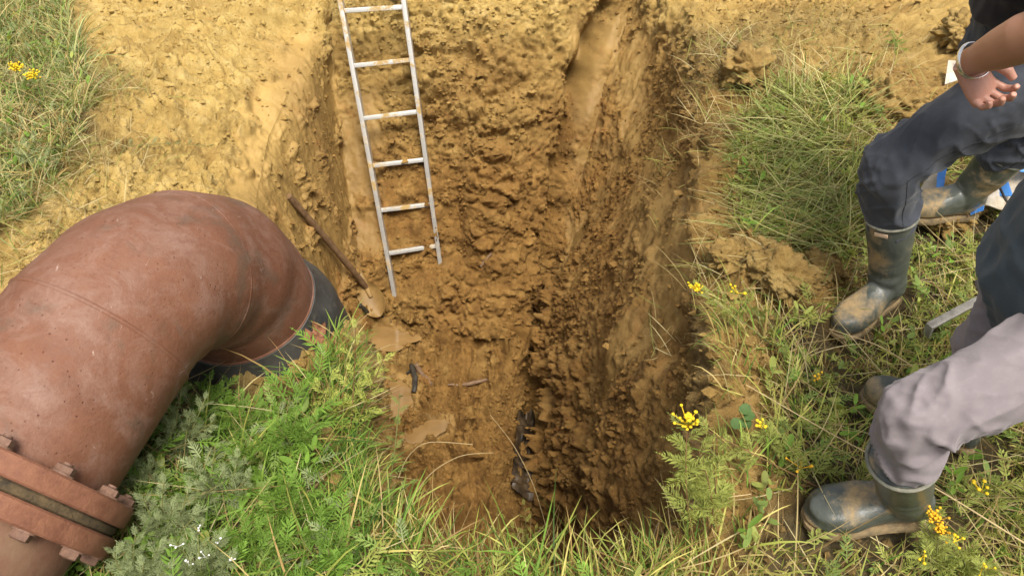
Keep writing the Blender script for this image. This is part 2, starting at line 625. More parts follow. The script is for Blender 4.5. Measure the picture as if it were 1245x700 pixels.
KEYS = [
    key(px(640, 706), (0.02, 1.18, -1.85), (0.04, 0.35, 0.0), 0.5),
    key(px(765, 722), (0.15, 1.15, -1.85), (0.35, 0.32, 0.0), 0.5),
    key(px(866, 700), (0.18, 1.30, -1.85), (0.80, 0.42, 0.0), 1.0),
    key(px(890, 575), px(652, 600, -1.84), (1.10, 0.95, 0.0), 1.3),
    key(px(880, 420), px(654, 500, -1.80), (1.20, 1.45, 0.0), 1.3),
    key(px(868, 330, -0.03), px(658, 440, -1.72), (1.30, 1.85, 0.0), 1.3),
    key(px(858, 245, -0.04), px(662, 395, -1.64), (1.5, 2.3, 0.02), 1.3),
    key(px(862, 120, -0.02), px(668, 365, -1.58), (1.7, 3.1, 0.04), 1.4),
    key(px(838, 22, 0.0), px(670, 350, -1.56), (1.8, 4.2, 0.05), 1.8),
    key(px(778, -22), px(664, 362, -1.58), (1.5, 5.4, 0.05), 1.8),
    key(px(690, -12), px(640, 385, -1.62), (0.5, 5.6, 0.05), 1.2, bulge=-0.05),
    key(px(600, -12), px(600, 415, -1.66), (-0.15, 5.6, 0.05), 1.2, bulge=-0.08),
    key(px(500, -12), px(535, 405, -1.62), (-0.75, 5.6, 0.05), 1.2),
    key(px(420, -10, -0.02), px(470, 385, -1.56), (-1.2, 5.6, 0.05), 1.2),
    key(px(392, 0, -0.06), px(440, 372, -1.52), (-2.0, 5.3, 0.04), 1.5),
    key(px(372, 80, -0.16), px(432, 395, -1.54), px(115, 10, 0.0), 1.5, lift=0.14),
    key(px(335, 160, -0.28), px(432, 425, -1.58), px(98, 110, 0.0), 1.5, lift=0.14),
    key(px(318, 235, -0.34), px(438, 455, -1.62), px(75, 205, 0.0), 1.4, lift=0.14),
    key(px(325, 315, -0.30), px(442, 490, -1.66), px(20, 300, 0.0), 1.2),
    key(px(372, 400, -0.20), px(447, 530, -1.70), px(60, 400, 0.0), 1.2),
    key(px(428, 440, -0.06), px(452, 565, -1.74), px(150, 520, 0.0), 1.2),
    key(px(432, 510, 0.0), px(458, 610, -1.78), px(190, 640, 0.0), 1.2),
    key(px(430, 612, 0.0), (-0.46, 1.45, -1.82), (-0.70, 0.60, 0.0), 1.0),
    key(px(520, 672, 0.0), (-0.22, 1.22, -1.85), (-0.40, 0.38, 0.0), 0.6),
]


def loft():
    N = 1040
    K = len(KEYS)
    rim = np.array([k['r'] for k in KEYS])
    seg = np.linalg.norm(np.roll(rim, -1, 0) - rim, axis=1) * np.array([(KEYS[i]['w'] + KEYS[(i + 1) % K]['w']) / 2 for i in range(K)])
    cum = np.concatenate([[0], np.cumsum(seg)])
    u = np.linspace(0, cum[-1], N, endpoint=False)
    i = np.clip(np.searchsorted(cum, u, side='right') - 1, 0, K - 1)
    t = ((u - cum[i]) / seg[i])[:, None]

    def ring(name, sig):
        A = np.array([k[name] for k in KEYS])
        R = A[i] * (1 - t) + A[(i + 1) % K] * t
        ker = np.exp(-0.5 * (np.arange(-60, 61) / sig) ** 2); ker /= ker.sum()
        P = np.concatenate([R[-60:], R, R[:60]])
        return np.stack([np.convolve(P[:, c], ker, 'valid') for c in range(3)], 1)

    b, m, r, o = ring('b', 4), ring('m', 4), ring('r', 5), ring('o', 16)
    c0 = CENTRE + (b - CENTRE) * 0.012
    out = o - r
    out[:, 2] = 0
    dirn = o[:, :2] - np.array([-0.1, 2.4])
    dirn /= np.linalg.norm(dirn, axis=1)[:, None]
    f1 = o.copy(); f1[:, :2] += dirn * 3.0; f1[:, 2] = 0.02
    f2 = o.copy(); f2[:, :2] += dirn * 240.0; f2[:, 2] = 0.0
    lv = [c0, b, m, r, o, f1, f2]
    cnt = [110, 100, 105, 120, 36, 14]
    rows, rowpar = [], []
    for k in range(6):
        for j in range(cnt[k]):
            s = j / cnt[k]
            if k == 5: s = s ** 3.0
            if k == 4: s = s ** 1.4
            rows.append(lv[k] * (1 - s) + lv[k + 1] * s)
            rowpar.append(k + s)
    rows.append(f2); rowpar.append(6.0)
    G = np.array(rows)                              # (rings, N, 3)
    rp = np.array(rowpar)
    # round off the creases between the rings
    ker = np.exp(-0.5 * (np.arange(-12, 13) / 4.0) ** 2); ker /= ker.sum()
    nr = sum(cnt[:4]) + 20
    S = G[:nr + 12].copy()
    pad = np.concatenate([np.repeat(S[:1], 12, 0), S], 0)
    acc = np.zeros((nr, N, 3))
    for q in range(25):
        acc += ker[q] * pad[q:q + nr]
    w = sstep(nr, nr - 15, np.arange(nr))[:, None, None]
    G[:nr] = acc * w + G[:nr] * (1 - w)
    # the left bank rolls over into the cut face without a lip
    soft = (sstep(-.75, -.95, r[:, 0]) * sstep(1.9, 2.2, r[:, 1]))[None, :, None]
    r3 = sum(cnt[:3])
    a0, a1 = r3 - 75, r3 + 80
    for _ in range(220):
        blk = G[a0:a1].copy()
        blk[1:-1] = (G[a0:a1 - 2] + 2 * G[a0 + 1:a1 - 1] + G[a0 + 2:a1]) / 4
        G[a0:a1] = blk * soft + G[a0:a1] * (1 - soft)
    return G, rp


def grid_normals(G):
    dv = np.empty_like(G)
    dv[1:-1] = G[2:] - G[:-2]; dv[0] = G[1] - G[0]; dv[-1] = G[-1] - G[-2]
    du = np.roll(G, -1, 1) - np.roll(G, 1, 1)
    n = np.cross(du, dv)
    n /= np.linalg.norm(n, axis=2, keepdims=True) + 1e-12
    # point the sheet upwards / into the hole
    if n[-5, 0, 2] < 0: n = -n
    return n


def in_poly(P, poly):
    x, y = P[:, 0], P[:, 1]
    ins = np.zeros(len(P), bool)
    n = len(poly)
    for a in range(n):
        x1, y1 = poly[a]; x2, y2 = poly[(a + 1) % n]
        c = ((y1 > y) != (y2 > y)) & (x < (x2 - x1) * (y - y1) / (y2 - y1 + 1e-12) + x1)
        ins ^= c
    return ins


def poly_dist(P, poly):
    """signed distance, positive inside"""
    poly = np.asarray(poly, float)
    best = np.full(len(P), 1e9)
    for a in range(len(poly)):
        A, B = poly[a], poly[(a + 1) % len(poly)]
        d = B - A
        t = np.clip(((P - A) @ d) / (d @ d + 1e-12), 0, 1)
        q = A + t[:, None] * d
        best = np.minimum(best, np.hypot(P[:, 0] - q[:, 0], P[:, 1] - q[:, 1]))
    return np.where(in_poly(P, poly), best, -best)


def W2(pts):
    return [tuple(px(x, y, 0.0)[:2]) if len(p3) == 2 else tuple(p3[2:]) for p3 in pts for (x, y) in [p3[:2]]]


# where turf still stands (measured on the ground)
TURF = [
    # left bank
    W2([(70, -30), (105, 60), (118, 130), (92, 200), (55, 255), (10, 300)]) + [(-2.6, 1.6), (-6, 1.5), (-9, 9), (-3.2, 6.5)],
    # tongue between pipe and hole, near side and right bank
    W2([(236, 425), (300, 452), (420, 458), (405, 500), (398, 560), (412, 635), (520, 694), (640, 724), (765, 738), (874, 712), (916, 610),
        (926, 540), (922, 470), (918, 405), (925, 390), (960, 385), (1000, 380), (1030, 330), (1005, 300), (900, 300), (885, 262), (884, 200),
        (905, 150), (950, 118), (1035, 118), (1062, 165), (1110, 190), (1245, 215)]) + [(5, 3.2), (9, 1), (9, -9), (-9, -9), (-9, 1.2), (-2.2, 1.0), (-1.45, 1.25)],
]


def turf_mask(P2):
    P2 = np.asarray(P2)
    d = np.maximum.reduce([poly_dist(P2, p) for p in TURF])
    return d


G, RP = loft()
NR, NA = G.shape[:2]
NORM = grid_normals(G)
flatG = G.reshape(-1, 3)
flatN = NORM.reshape(-1, 3)
rpv = np.repeat(RP, NA)
ppx, ppy, ppd = proj(flatG)
facing = ((CC - flatG) * flatN).sum(1) > -0.02
pitv = (rpv < 4.6) & facing & (flatG[:, 1] > 1.05)


def surf_pt(x, y):
    """the point of the bare sheet seen in that direction"""
    d2 = np.where(pitv, (ppx - x) ** 2 + (ppy - y) ** 2, 1e12)
    return flatG[np.argmin(d2)]


def surf_n(x, y):
    d2 = np.where(pitv, (ppx - x) ** 2 + (ppy - y) ** 2, 1e12)
    return flatN[np.argmin(d2)]


near_v = (rpv < 5.35)
Vn = flatG[near_v]


def blob(pts):
    """soft field made of spheres (photo spot, radius in metres, amount)"""
    out = np.zeros(len(Vn))
    for (x, y, r, a) in pts:
        c = surf_pt(x, y)
        d2 = ((Vn - c) ** 2).sum(1) / (r * r)
        out += a * np.exp(-d2)
    return out


def path_field(p0, p1, r, a):
    A, B = surf_pt(*p0), surf_pt(*p1)
    d = B - A
    t = np.clip(((Vn - A) @ d) / (d @ d), 0, 1)
    q = A + t[:, None] * d
    return a * np.exp(-((Vn - q) ** 2).sum(1) / (r * r))


# --- the even scraped surfaces
smooth = np.zeros(len(Vn))
for (a, b, r, s) in [((395, 40), (408, 250), .10, 1.0), ((375, 120), (395, 300), .13, 1.0), ((398, 250), (412, 380), .09, 1.0),
                     ((752, 20), (706, 180), .075, .9), ((706, 180), (690, 330), .055, .9), ((785, 62), (768, 112), .08, 1.1), ((750, 150), (735, 250), .06, .5),
                     ((868, 262), (805, 305), .06, 1.2), ((815, 330), (812, 390), .07, 1.1), ((790, 200), (770, 300), .05, .5),
                     ((678, 420), (672, 560), .045, .5), ((436, 470), (432, 570), .05, .6), ((720, 330), (712, 420), .04, .4)]:
    smooth = np.maximum(smooth, path_field(a, b, r, s))
_rp = rpv[near_v]
left_face = sstep(-.68, -.80, Vn[:, 0]) * sstep(1.25, 1.6, _rp) * sstep(3.34, 3.05, _rp) * sstep(1.8, 2.05, Vn[:, 1]) * sstep(4.05, 3.9, Vn[:, 1])
smooth = np.maximum(smooth, left_face * sstep(-1.7, -.95, fbm(Vn * np.array([5, 5, 2.0]), 3, 93)))
rw0 = sstep(0.24, 0.40, Vn[:, 0]) * sstep(3.15, 2.9, _rp) * sstep(1.0, 1.3, _rp) * sstep(0.0, -0.15, Vn[:, 2])
smooth = np.maximum(smooth, rw0 * .8 * sstep(-.2, .35, fbm(Vn * np.array([4.5, 3.5, 1.3]), 3, 95)))
smooth = np.clip(smooth * (1.0 + 0.55 * fbm(Vn * 9, 3, 91)), 0, 1)
smooth = sstep(0.12, 0.95, smooth)
# --- dry pale clay: left slope, top of the far bank, far right spoil
pv_x, pv_y = ppx[near_v], ppy[near_v]
zz = Vn[:, 2]
dry = np.maximum.reduce([
    sstep(-0.85, -1.25, Vn[:, 0]) * sstep(-1.5, -0.35, zz),
    sstep(-0.55, -0.05, zz) * sstep(2.6, 3.4, Vn[:, 1]),
    0.55 * sstep(-1.0, -0.15, zz)])
dry = dry * (0.72 + 0.28 * sstep(0.9, -0.9, Vn[:, 0])) * (1 - 0.3 * left_face)
dry = dry * (1 - 0.55 * rw0)
tm = turf_mask(Vn[:, :2])
outside = rpv[near_v] >= 3.0
soil = np.where(outside, sstep(-0.05, 0.10, tm + 0.05 * fbm(Vn * 6, 3, 5)), 0.0)
# topsoil band just below the turf edge
soil = np.maximum(soil, 0.55 * sstep(-0.16, -0.02, zz) * (~outside) * sstep(2.2, 1.6, Vn[:, 1]))
# brown trodden spoil with roots beyond the right rim
soil = np.maximum(soil, np.clip(blob([(905, 100, .22, .75), (880, 60, .18, .6), (1060, 60, .25, .3), (890, 175, .15, .5), (960, 40, .22, .35), (110, 110, .15, .6), (100, 190, .14, .5)]), 0, .8))

# --- big forms
big = fbm(Vn * 1.7, 3, 21) * 0.05
pit_w = sstep(4.35, 3.3, rpv[near_v])
wall_w = sstep(3.2, 2.9, rpv[near_v])
lump = blob([(600, 70, .30, .13), (650, 150, .22, .10), (560, 60, .2, .06), (640, 330, .20, .11), (590, 300, .18, .07), (520, 260, .16, .05),
             (610, 400, .22, .10), (520, 400, .16, .06), (480, 330, .14, .03), (600, 215, .14, .07), (545, 430, .16, .07), (590, 455, .12, .06),
             (900, 100, .20, .07), (870, 230, .12, .05), (960, 335, .12, .07), (900, 330, .10, .05), (880, 300, .07, .03), (1085, 110, .13, .08), (1020, 40, .2, .05),
             (165, 110, .25, .05), (260, 60, .25, .05), (120, 130, .10, .04), (230, 190, .15, -.03), (108, 122, .06, -.06),
             (700, 90, .07, -.07), (690, 200, .06, -.08), (682, 260, .06, -.10), (676, 320, .06, -.11), (664, 390, .06, -.10), (656, 470, .05, -.09), (652, 560, .05, -.10), (718, 40, .06, -.06),
             (500, 150, .09, -.05), (560, 165, .08, -.06), (520, 200, .10, -.04), (625, 120, .03, -.04), (590, 42, .035, -.05), (660, 55, .04, -.03),
             (575, 430, .05, -.05), (640, 445, .05, -.06), (585, 472, .05, -.06), (700, 300, .05, .02), (424, 180, .06, -.04), (430, 300, .05, -.04),
             (770, 170, .08, .04), (760, 420, .14, .05), (800, 480, .12, .05), (740, 560, .13, .05), (832, 420, .08, -.05), (845, 500, .07, -.05)])
lump = lump * (0.8 + 0.5 * fbm(Vn * 5, 3, 31))
# sharp dark corner where the far bank meets the right-hand face
for (a, b_) in [((738, 5), (704, 90)), ((704, 90), (681, 200)), ((681, 200), (669, 280)), ((669, 280), (656, 380)), ((656, 380), (649, 480)), ((649, 480), (645, 590))]:
    lump = lump + path_field(a, b_, .05, -.17)

# --- clods: several sizes of broken lumps, pulled downwards on the right-hand face
rw = sstep(0.25, 0.45, Vn[:, 0]) * wall_w * sstep(0.0, -0.25, zz)
Q = Vn.copy()
Q[:, 2] *= 1 - 0.45 * rw
Q = Q + 0.03 * np.stack([fbm(Vn * 11, 3, 41), fbm(Vn * 11, 3, 42), fbm(Vn * 11, 3, 43)], 1)
region = sstep(-0.35, 0.35, fbm(Vn * 2.4, 3, 51) + 0.15)      # rough here, finer there
fa, fa2, ca, ta = worley(Q / 0.15, 3, True)
fb, fb2, cb, tb_ = worley(Q / 0.062, 4, True)
fc, fc2, cc, tc_ = worley(Q / 0.030, 5, True)


def bump_of(f, f2, c, lo, tl=0.0):
    e = sstep(0.0, 0.20, f2 - f)
    return e * (0.25 + 0.75 * c + 0.85 * tl - 0.25 * f) * (c > lo)


left_slope = sstep(-0.95, -1.2, Vn[:, 0]) * sstep(1.9, 2.2, Vn[:, 1])
floor_w = sstep(1.45, 0.9, rpv[near_v])
clod = (0.064 + 0.05 * floor_w) * (1 - 0.8 * rw) * bump_of(fa, fa2, ca, 0.2, ta) * np.maximum(region, floor_w) + (0.032 + 0.015 * floor_w) * (1 - 0.62 * rw) * bump_of(fb, fb2, cb, 0.12, tb_) + 0.015 * (1 - 0.35 * rw) * bump_of(fc, fc2, cc, 0.08, tc_)
# on the left slope thin flat flakes of crust instead of lumps
Qf = Vn.copy(); Qf[:, 2] *= 2.6; Qf[:, 1] *= 1.8
Qf = Qf + 0.04 * np.stack([fbm(Vn * 8, 3, 44), fbm(Vn * 8, 3, 45), fbm(Vn * 8, 3, 46)], 1)
ga, ga2, gc = worley(Qf / 0.17, 8)
gb, gb2, gd = worley(Qf / 0.07, 9)
flake = 0.045 * gc * sstep(0, 0.10, ga2 - ga) + 0.017 * gd * sstep(0, 0.16, gb2 - gb) + 0.005 * bump_of(fc, fc2, cc, 0.2)
# crust broken into small scarps
def saw(x): return x - np.floor(x)
w1 = Vn @ np.array([-0.45, 0.75, 0.5]) * 4.0 + 1.5 * fbm(Vn * 2.6, 4, 47)
w2 = Vn @ np.array([-0.2, 0.9, 0.4]) * 11.0 + 1.6 * fbm(Vn * 5.5, 4, 48)
sc1 = saw(w1) * sstep(-.25, .35, fbm(Vn * 3.1, 2, 49)); sc2 = saw(w2) * sstep(-.2, .3, fbm(Vn * 5.7, 2, 50))
flake = flake + 0.062 * sc1 + 0.026 * sc2
clod = clod * (1 - left_slope) + flake * left_slope
amp = (1 - 0.96 * smooth) * np.where(rpv[near_v] < 3.0, 1.0, 0.85)
amp = amp * (1 - 0.8 * soil * outside * sstep(0, .15, tm))
fine = fbm(Vn * 45, 3, 61) * 0.0055 * (1 - 0.8 * smooth)
streak = np.zeros(len(Vn))
Qs = Vn.copy(); Qs[:, 2] *= 0.12
streak = fbm(Qs * 30, 4, 71, .6) * 0.006 * np.maximum(rw, smooth * wall_w)
base_w = sstep(5.3, 4.9, rpv[near_v])
disp = (big * pit_w * (1 - .7 * left_face) + lump * (1 - .8 * left_face) + clod * amp * base_w + fine * base_w + streak)
gundul = fbm(np.c_[Vn[:, :2] * 2.2, np.zeros(len(Vn))], 4, 81) * 0.035 * outside * base_w
newV = Vn + flatN[near_v] * disp[:, None]
newV[:, 2] += gundul
# puddle hollows on the floor
PUDDLES = [(462, 425, .17, .075, -0.15), (476, 488, .11, .10, 0.9), (519, 526, .12, .055, 0.5)]
pud = []
for (x, y, ra, rb, ang) in PUDDLES:
    c = surf_pt(x, y)
    d = newV[:, :2] - c[:2]
    e = np.hypot((d[:, 0] * math.cos(ang) + d[:, 1] * math.sin(ang)) / ra, (-d[:, 0] * math.sin(ang) + d[:, 1] * math.cos(ang)) / rb)
    sel = (e < 2.6) & (newV[:, 2] < c[2] + .5)
    lvl = np.percentile(newV[sel & (e < 1), 2], 40)
    wgt = np.where(sel, sstep(1.25, 1.0, e + 0.22 * fbm(newV * 9, 2, 77)), 0)
    shore = np.where(sel, sstep(1.8, 1.1, e + 0.3 * fbm(newV * 9, 2, 78)), 0) * sstep(.15, .05, np.abs(newV[:, 2] - lvl))
    wgt = wgt * sstep(.22, .10, np.abs(newV[:, 2] - lvl))
    newV[:, 2] = newV[:, 2] * (1 - .8 * shore) + (lvl + 0.035 * np.clip(e - 1.0, -.3, 1) + 0.006 * fbm(newV * 30, 2, 79)) * .8 * shore
    newV[:, 2] = newV[:, 2] * (1 - wgt) + (lvl - 0.03) * wgt
    smooth = np.maximum(smooth, shore * .85)
    pud.append((c[0], c[1], lvl, ra, rb, ang))
# the earth stays behind the ladder
_o, _x = LAD['lb'], LAD['rb'] - LAD['lb']
_t = LAD['lt'] - LAD['lb']; _L = np.linalg.norm(_t); _t = _t / _L
_x = LAD['rt'] - LAD['lt']; _w = np.linalg.norm(_x); _x = _x / _w
_n = np.cross(_x, _t); _n /= np.linalg.norm(_n)
if _n[1] > 0: _n = -_n                                   # towards the camera
rel = newV - _o
cx_, ct_, cn_ = rel @ _x, rel @ _t, rel @ _n
_rl = (LAD['rb'] - _o) @ _t
low_ = 0.03 + (_rl - 0.02) * np.clip(cx_ / _w, 0, 1)
wl_ = sstep(-.09, -.02, cx_) * sstep(_w + .12, _w + .04, cx_) * sstep(0, .10, ct_ - low_) * sstep(1.3 * _L, 1.1 * _L, ct_) * (np.abs(cn_) < .35)
lim = -0.045 - 0.03 * vnoise(newV * 16, 87)
newV = newV - _n[None] * (np.maximum(cn_ - lim, 0) * wl_)[:, None]
VT = flatG.copy()
VT[near_v] = newV
mask = np.zeros((len(VT), 3)); mask[:, 2] = 1.0
mask[near_v, 0] = smooth; mask[near_v, 1] = np.clip(dry, 0, 1); mask[near_v, 2] = soil
clodv = np.full((len(VT), 3), 0.5)
cv = 0.40 * cb + 0.35 * cc + 0.25 * ca
clodv[near_v, 0] = cv * (1 - left_slope) + (0.55 * gc + 0.45 * gd) * left_slope

rr = np.arange(NR - 1)[:, None]; aa = np.arange(NA)[None, :]
a2 = (aa + 1) % NA
quads = np.stack([rr * NA + aa, rr * NA + a2, (rr + 1) * NA + a2, (rr + 1) * NA + aa], -1)
RIM = int(np.searchsorted(RP, 3.0))


def terrain_part(name, r0, r1, fill=False):
    ids = np.arange(r0 * NA, (r1 + 1) * NA)
    q = quads[r0:r1].reshape(-1, 4) - r0 * NA
    q = q[:, ::-1] if flip else q
    me = mesh_np(name, VT[ids], quads=q, col=mask[ids], colname='Mask')
    at = me.color_attributes.new('Clod', 'FLOAT_COLOR', 'POINT')
    c = np.ones((len(ids), 4), np.float32); c[:, :3] = clodv[ids]
    at.data.foreach_set('color', c.ravel())
    if fill:
        bm = bmesh.new(); bm.from_mesh(me); bm.verts.ensure_lookup_table()
        bm.faces.new([bm.verts[i] for i in range(NA)])
        bm.to_mesh(me); bm.free()
    return link(name, me, M['clay'])


_t = VT.reshape(NR, NA, 3)
flip = np.cross(_t[-3, 1] - _t[-3, 0], _t[-2, 0] - _t[-3, 0])[2] < 0
pit = tag(terrain_part('excavation_pit', 0, RIM, True), kind='structure')
ground = tag(terrain_part('ground', RIM, NR - 1), kind='structure')
BVH = BVHTree.FromPolygons([tuple(v) for v in VT[:(NR - 14) * NA]], [tuple(q) for q in quads[:NR - 15].reshape(-1, 4).tolist()])


def ground_z(x, y, top=0.6):
    h = BVH.ray_cast(Vector((x, y, top)), Vector((0, 0, -1)))
    return h[0].z if h[0] is not None else 0.0


def hit(x, y):
    """point of the finished earth seen in that direction, and its normal"""
    r = CF + (x - 622.5) / FPX * CR + (350 - y) / FPX * CU
    h = BVH.ray_cast(Vector(CC), Vector(r).normalized())
    if h[0] is None: return px(x, y), np.array([0, 0, 1.])
    n = np.array(h[1])
    if n @ r > 0: n = -n
    return np.array(h[0]), n


# muddy puddles
for k, (x, y, z, ra, rb, an) in enumerate(pud):
    n = 40
    V = [(0, 0, 0)]
    for q in range(n):
        th = 2 * math.pi * q / n
        s = 1.28 * (1 + 0.10 * math.sin(3 * th + k) + 0.1 * math.sin(5 * th + 2 * k))
        u, v = ra * s * math.cos(th), rb * s * math.sin(th)
        V.append((u * math.cos(an) - v * math.sin(an), u * math.sin(an) + v * math.cos(an), 0))
    me = mesh_np('puddle', V, tris=[(0, 1 + q, 1 + (q + 1) % n) for q in range(n)])
    o = link('puddle', me, M['water'])
    o.location = (x, y, z)
    tag(o, kind='structure')

# ------------------------------------------------------------------ crumbs of clay lying on the earth
def ico(sub=1):
    bm = bmesh.new()
    bmesh.ops.create_icosphere(bm, subdivisions=sub, radius=1.0)
    V = np.array([v.co[:] for v in bm.verts]); F = np.array([[v.index for v in f.verts] for f in bm.faces])
    bm.free()
    return V, F


IV = np.array([[1, 0, 0], [-1, 0, 0], [0, 1, 0], [0, -1, 0], [0, 0, 1], [0, 0, -1]], float)
IF = np.array([[0, 2, 4], [2, 1, 4], [1, 3, 4], [3, 0, 4], [2, 0, 5], [1, 2, 5], [3, 1, 5], [0, 3, 5]])


def crumbs(count):
    cand = np.where(near_v)[0]
    rp_c = rpv[cand]
    x, y, d = proj(VT[cand])
    seen = (x > -150) & (x < 1400) & (y > -150) & (y < 850) & (rp_c > 0.15) & (rp_c < 4.9)
    m = mask[cand]
    wgt = seen * (1 - 0.85 * m[:, 0]) * (1 - 0.65 * left_slope) * (1 - 0.8 * sstep(-.02, .1, tm) * (rp_c > 3))
    # the columns crowd towards the floor centre: weigh by spacing
    sp = np.linalg.norm(VT.reshape(NR, NA, 3) - np.roll(VT.reshape(NR, NA, 3), 1, 1), axis=2).reshape(-1)[cand]
    wgt = wgt * np.clip(sp, 0, 0.02) * (0.25 + sstep(-.3, .4, fbm(VT[cand] * 3.3, 3, 301)))
    pick = RNG.choice(len(cand), count, p=wgt / wgt.sum())
    P = VT[cand[pick]]
    N = flatN[cand[pick]]
    steep = 1 - np.clip(N[:, 2], 0, 1)
    r = 0.0028 * np.exp(RNG.normal(0.7, 0.62, count)) * (1 - 0.3 * steep)
    r = np.clip(r, 0.002, 0.024)
    k = len(IV)
    sq = RNG.uniform(0.55, 1.15, (count, 1, 3))
    jig = 1 + RNG.uniform(-0.4, 0.4, (count, k, 1))
    ang = RNG.uniform(0, 6.28, count)
    ca_, sa_ = np.cos(ang)[:, None], np.sin(ang)[:, None]
    L = IV[None] * sq * jig * r[:, None, None]
    X = L[..., 0] * ca_ - L[..., 1] * sa_; Y = L[..., 0] * sa_ + L[..., 1] * ca_
    L = np.stack([X, Y, L[..., 2]], -1)
    V = (P + N * (r * 0.35)[:, None])[:, None, :] + L
    F = IF[None] + (np.arange(count) * k)[:, None, None]
    me = mesh_np('clay_crumbs', V.reshape(-1, 3), tris=F.reshape(-1, 3), col=np.repeat(mask[cand[pick]], k, 0) * np.array([0, 1, .6]), colname='Mask', smooth=False)
    at = me.color_attributes.new('Clod', 'FLOAT_COLOR', 'POINT')
    c = np.ones((count * k, 4), np.float32); c[:, 0] = np.repeat(RNG.uniform(0.1, 1.0, count), k)
    at.data.foreach_set('color', c.ravel())
    return tag(link('clay_crumbs', me, M['clay']), 'loose crumbs of yellow brown clay over the pit walls', 'crumbs', kind='stuff')


crumbs(60000)


def clod_thing(x, y, size, label, seed, squash=0.62, z=None):
    p, n = hit(x, y)
    V, F = ico(5)
    q = V * np.array([1.0, 0.85, squash])
    f1, f2, c = worley(V * 1.9 + seed * 7.7, seed)
    g1, g2, h = worley(V * 5.2 + seed * 3.3, seed + 1)
    k1, k2, h2 = worley(V * 12 + seed, seed + 2)
    d = 0.26 * fbm(V * 1.3 + seed * 5, 3, seed) + 0.30 * sstep(0, .5, f2 - f1) * (0.3 + c) + 0.12 * sstep(0, .4, g2 - g1) * (0.3 + h) + 0.10 * h2 * sstep(0, .3, k2 - k1) + 0.05 * fbm(V * 16 + seed, 3, seed + 8)
    q = q * (0.75 + d)[:, None] * size
    me = mesh_np('clay_clod', q, tris=F, col=np.tile(np.array([[0, 0.62, 0.12]]), (len(q), 1)), colname='Mask')
    at = me.color_attributes.new('Clod', 'FLOAT_COLOR', 'POINT')
    cc_ = np.ones((len(q), 4), np.float32); cc_[:, 0] = 0.5 * c + 0.5 * h
    at.data.foreach_set('color', cc_.ravel())
    o = link('clay_clod', me, M['clay'])
    o.location = (p[0], p[1], p[2] + size * 0.22)
    o.rotation_euler.z = seed * 1.3
    return tag(o, label, 'clod', 'big clods of clay on the right bank')


clod_thing(1082, 128, 0.135, 'large round clod with grassy crust left of the dark trouser knee', 2, 0.7)
clod_thing(1146, 262, 0.15, 'muddy clod squashed under the rear boot of the dark trousered person', 3, 0.5)
clod_thing(945, 338, 0.12, 'long rough clod of clay between the pit rim and the standing boot', 4, 0.6)
clod_thing(890, 318, 0.085, 'small broken clod at the pit rim above the tansy flowers', 5, 0.6)
clod_thing(905, 92, 0.13, 'dark crumbly root-bound clod above the flattened long grass', 6, 0.7)
clod_thing(1170, 48, 0.14, 'brown clod of earth at the top beside the black shirt', 8, 0.6)
clod_thing(1000, 330, 0.07, 'little clod touching the toe side of the standing muddy boot', 9, 0.6)

def nrm(v):
    v = np.asarray(v, float)
    return v / (np.linalg.norm(v) + 1e-12)


# ------------------------------------------------------------------ the pipe elbow
PR = 0.2073
A0 = np.array([-1.0544, 0.8911, 0.2669])     # centre of the flanged joint
u = np.array([0.3603, 0.8800, 0.3094]); u /= np.linalg.norm(u)
a_end = np.array([0.0317, 0.2631, -0.9642]); a_end /= np.linalg.norm(a_end)
pipe = thing('pipe_elbow', 'wide red brown steel pipe elbow with bolted flange, lying in the grass', 'pipe', tuple(A0 - np.array([0, 0, .2669])))
PO = np.array(pipe.location)


def frame(t, ref=(0, 0, 1)):
    t = np.asarray(t, float) / np.linalg.norm(t)
    r = np.asarray(ref, float)
    a = r - t * (r @ t); a /= np.linalg.norm(a)
    return a, np.cross(t, a), t


B0 = A0 + u * 0.343                            # where the bend starts
bend = math.acos(float(np.clip(u @ a_end, -1, 1)))
RB = 0.343                                     # tight bend
nb = a_end - u * (a_end @ u); nb /= np.linalg.norm(nb)
cb_ = B0 + nb * RB
arc = lambda th: cb_ - nb * RB * math.cos(th) + u * RB * math.sin(th)
tan = lambda th: u * math.cos(th) + nb * math.sin(th)
E0 = arc(bend)


def skin(rings, n=96, closed_caps=False, thick=0.0):
    """rings: list of (centre, tangent, radius)"""
    V = []
    axis2 = np.cross(u, nb)
    for (c, t, r) in rings:
        e1 = axis2; e2 = np.cross(t, e1); e2 /= np.linalg.norm(e2)
        for k in range(n):
            th = 2 * math.pi * k / n
            V.append(c + (e1 * math.cos(th) + e2 * math.sin(th)) * r)
    F = []
    for i in range(len(rings) - 1):
        for k in range(n):
            k2 = (k + 1) % n
            F.append((i * n + k, i * n + k2, (i + 1) * n + k2, (i + 1) * n + k))
    return V, F


def add_rings(name, rings, mat, n=96, bumpy=0.0, parent=pipe):
    V, F = skin(rings, n)
    V = np.array(V)
    if bumpy:
        c = np.repeat(np.array([r[0] for r in rings]), n, 0)
        d = V - c; d /= np.linalg.norm(d, axis=1)[:, None]
        V = V + d * (fbm(V * 3.0, 3, 401) * bumpy + fbm(V * 14, 3, 402) * bumpy * 0.25)[:, None]
    mb = MB(); mb.add(V, F)
    return mb.build(name, mat, parent)


# three mitred segments of the bend, welded
rings = []
for s in np.linspace(0.03, 0.343, 14): rings.append((A0 + u * s, u, PR))
seg_th = [0, bend * 0.25, bend * 0.5, bend * 0.75, bend]
for th in np.linspace(0, bend, 41)[1:]:
    f = 4 * th / bend
    # slightly faceted bend
    dev = 1.0 + 0.012 * math.cos(2 * math.pi * f) - 0.012
    rings.append((arc(th), tan(th), PR * dev))
for s in np.linspace(0.0, 0.05, 4)[1:]: rings.append((E0 + a_end * s, a_end, PR))
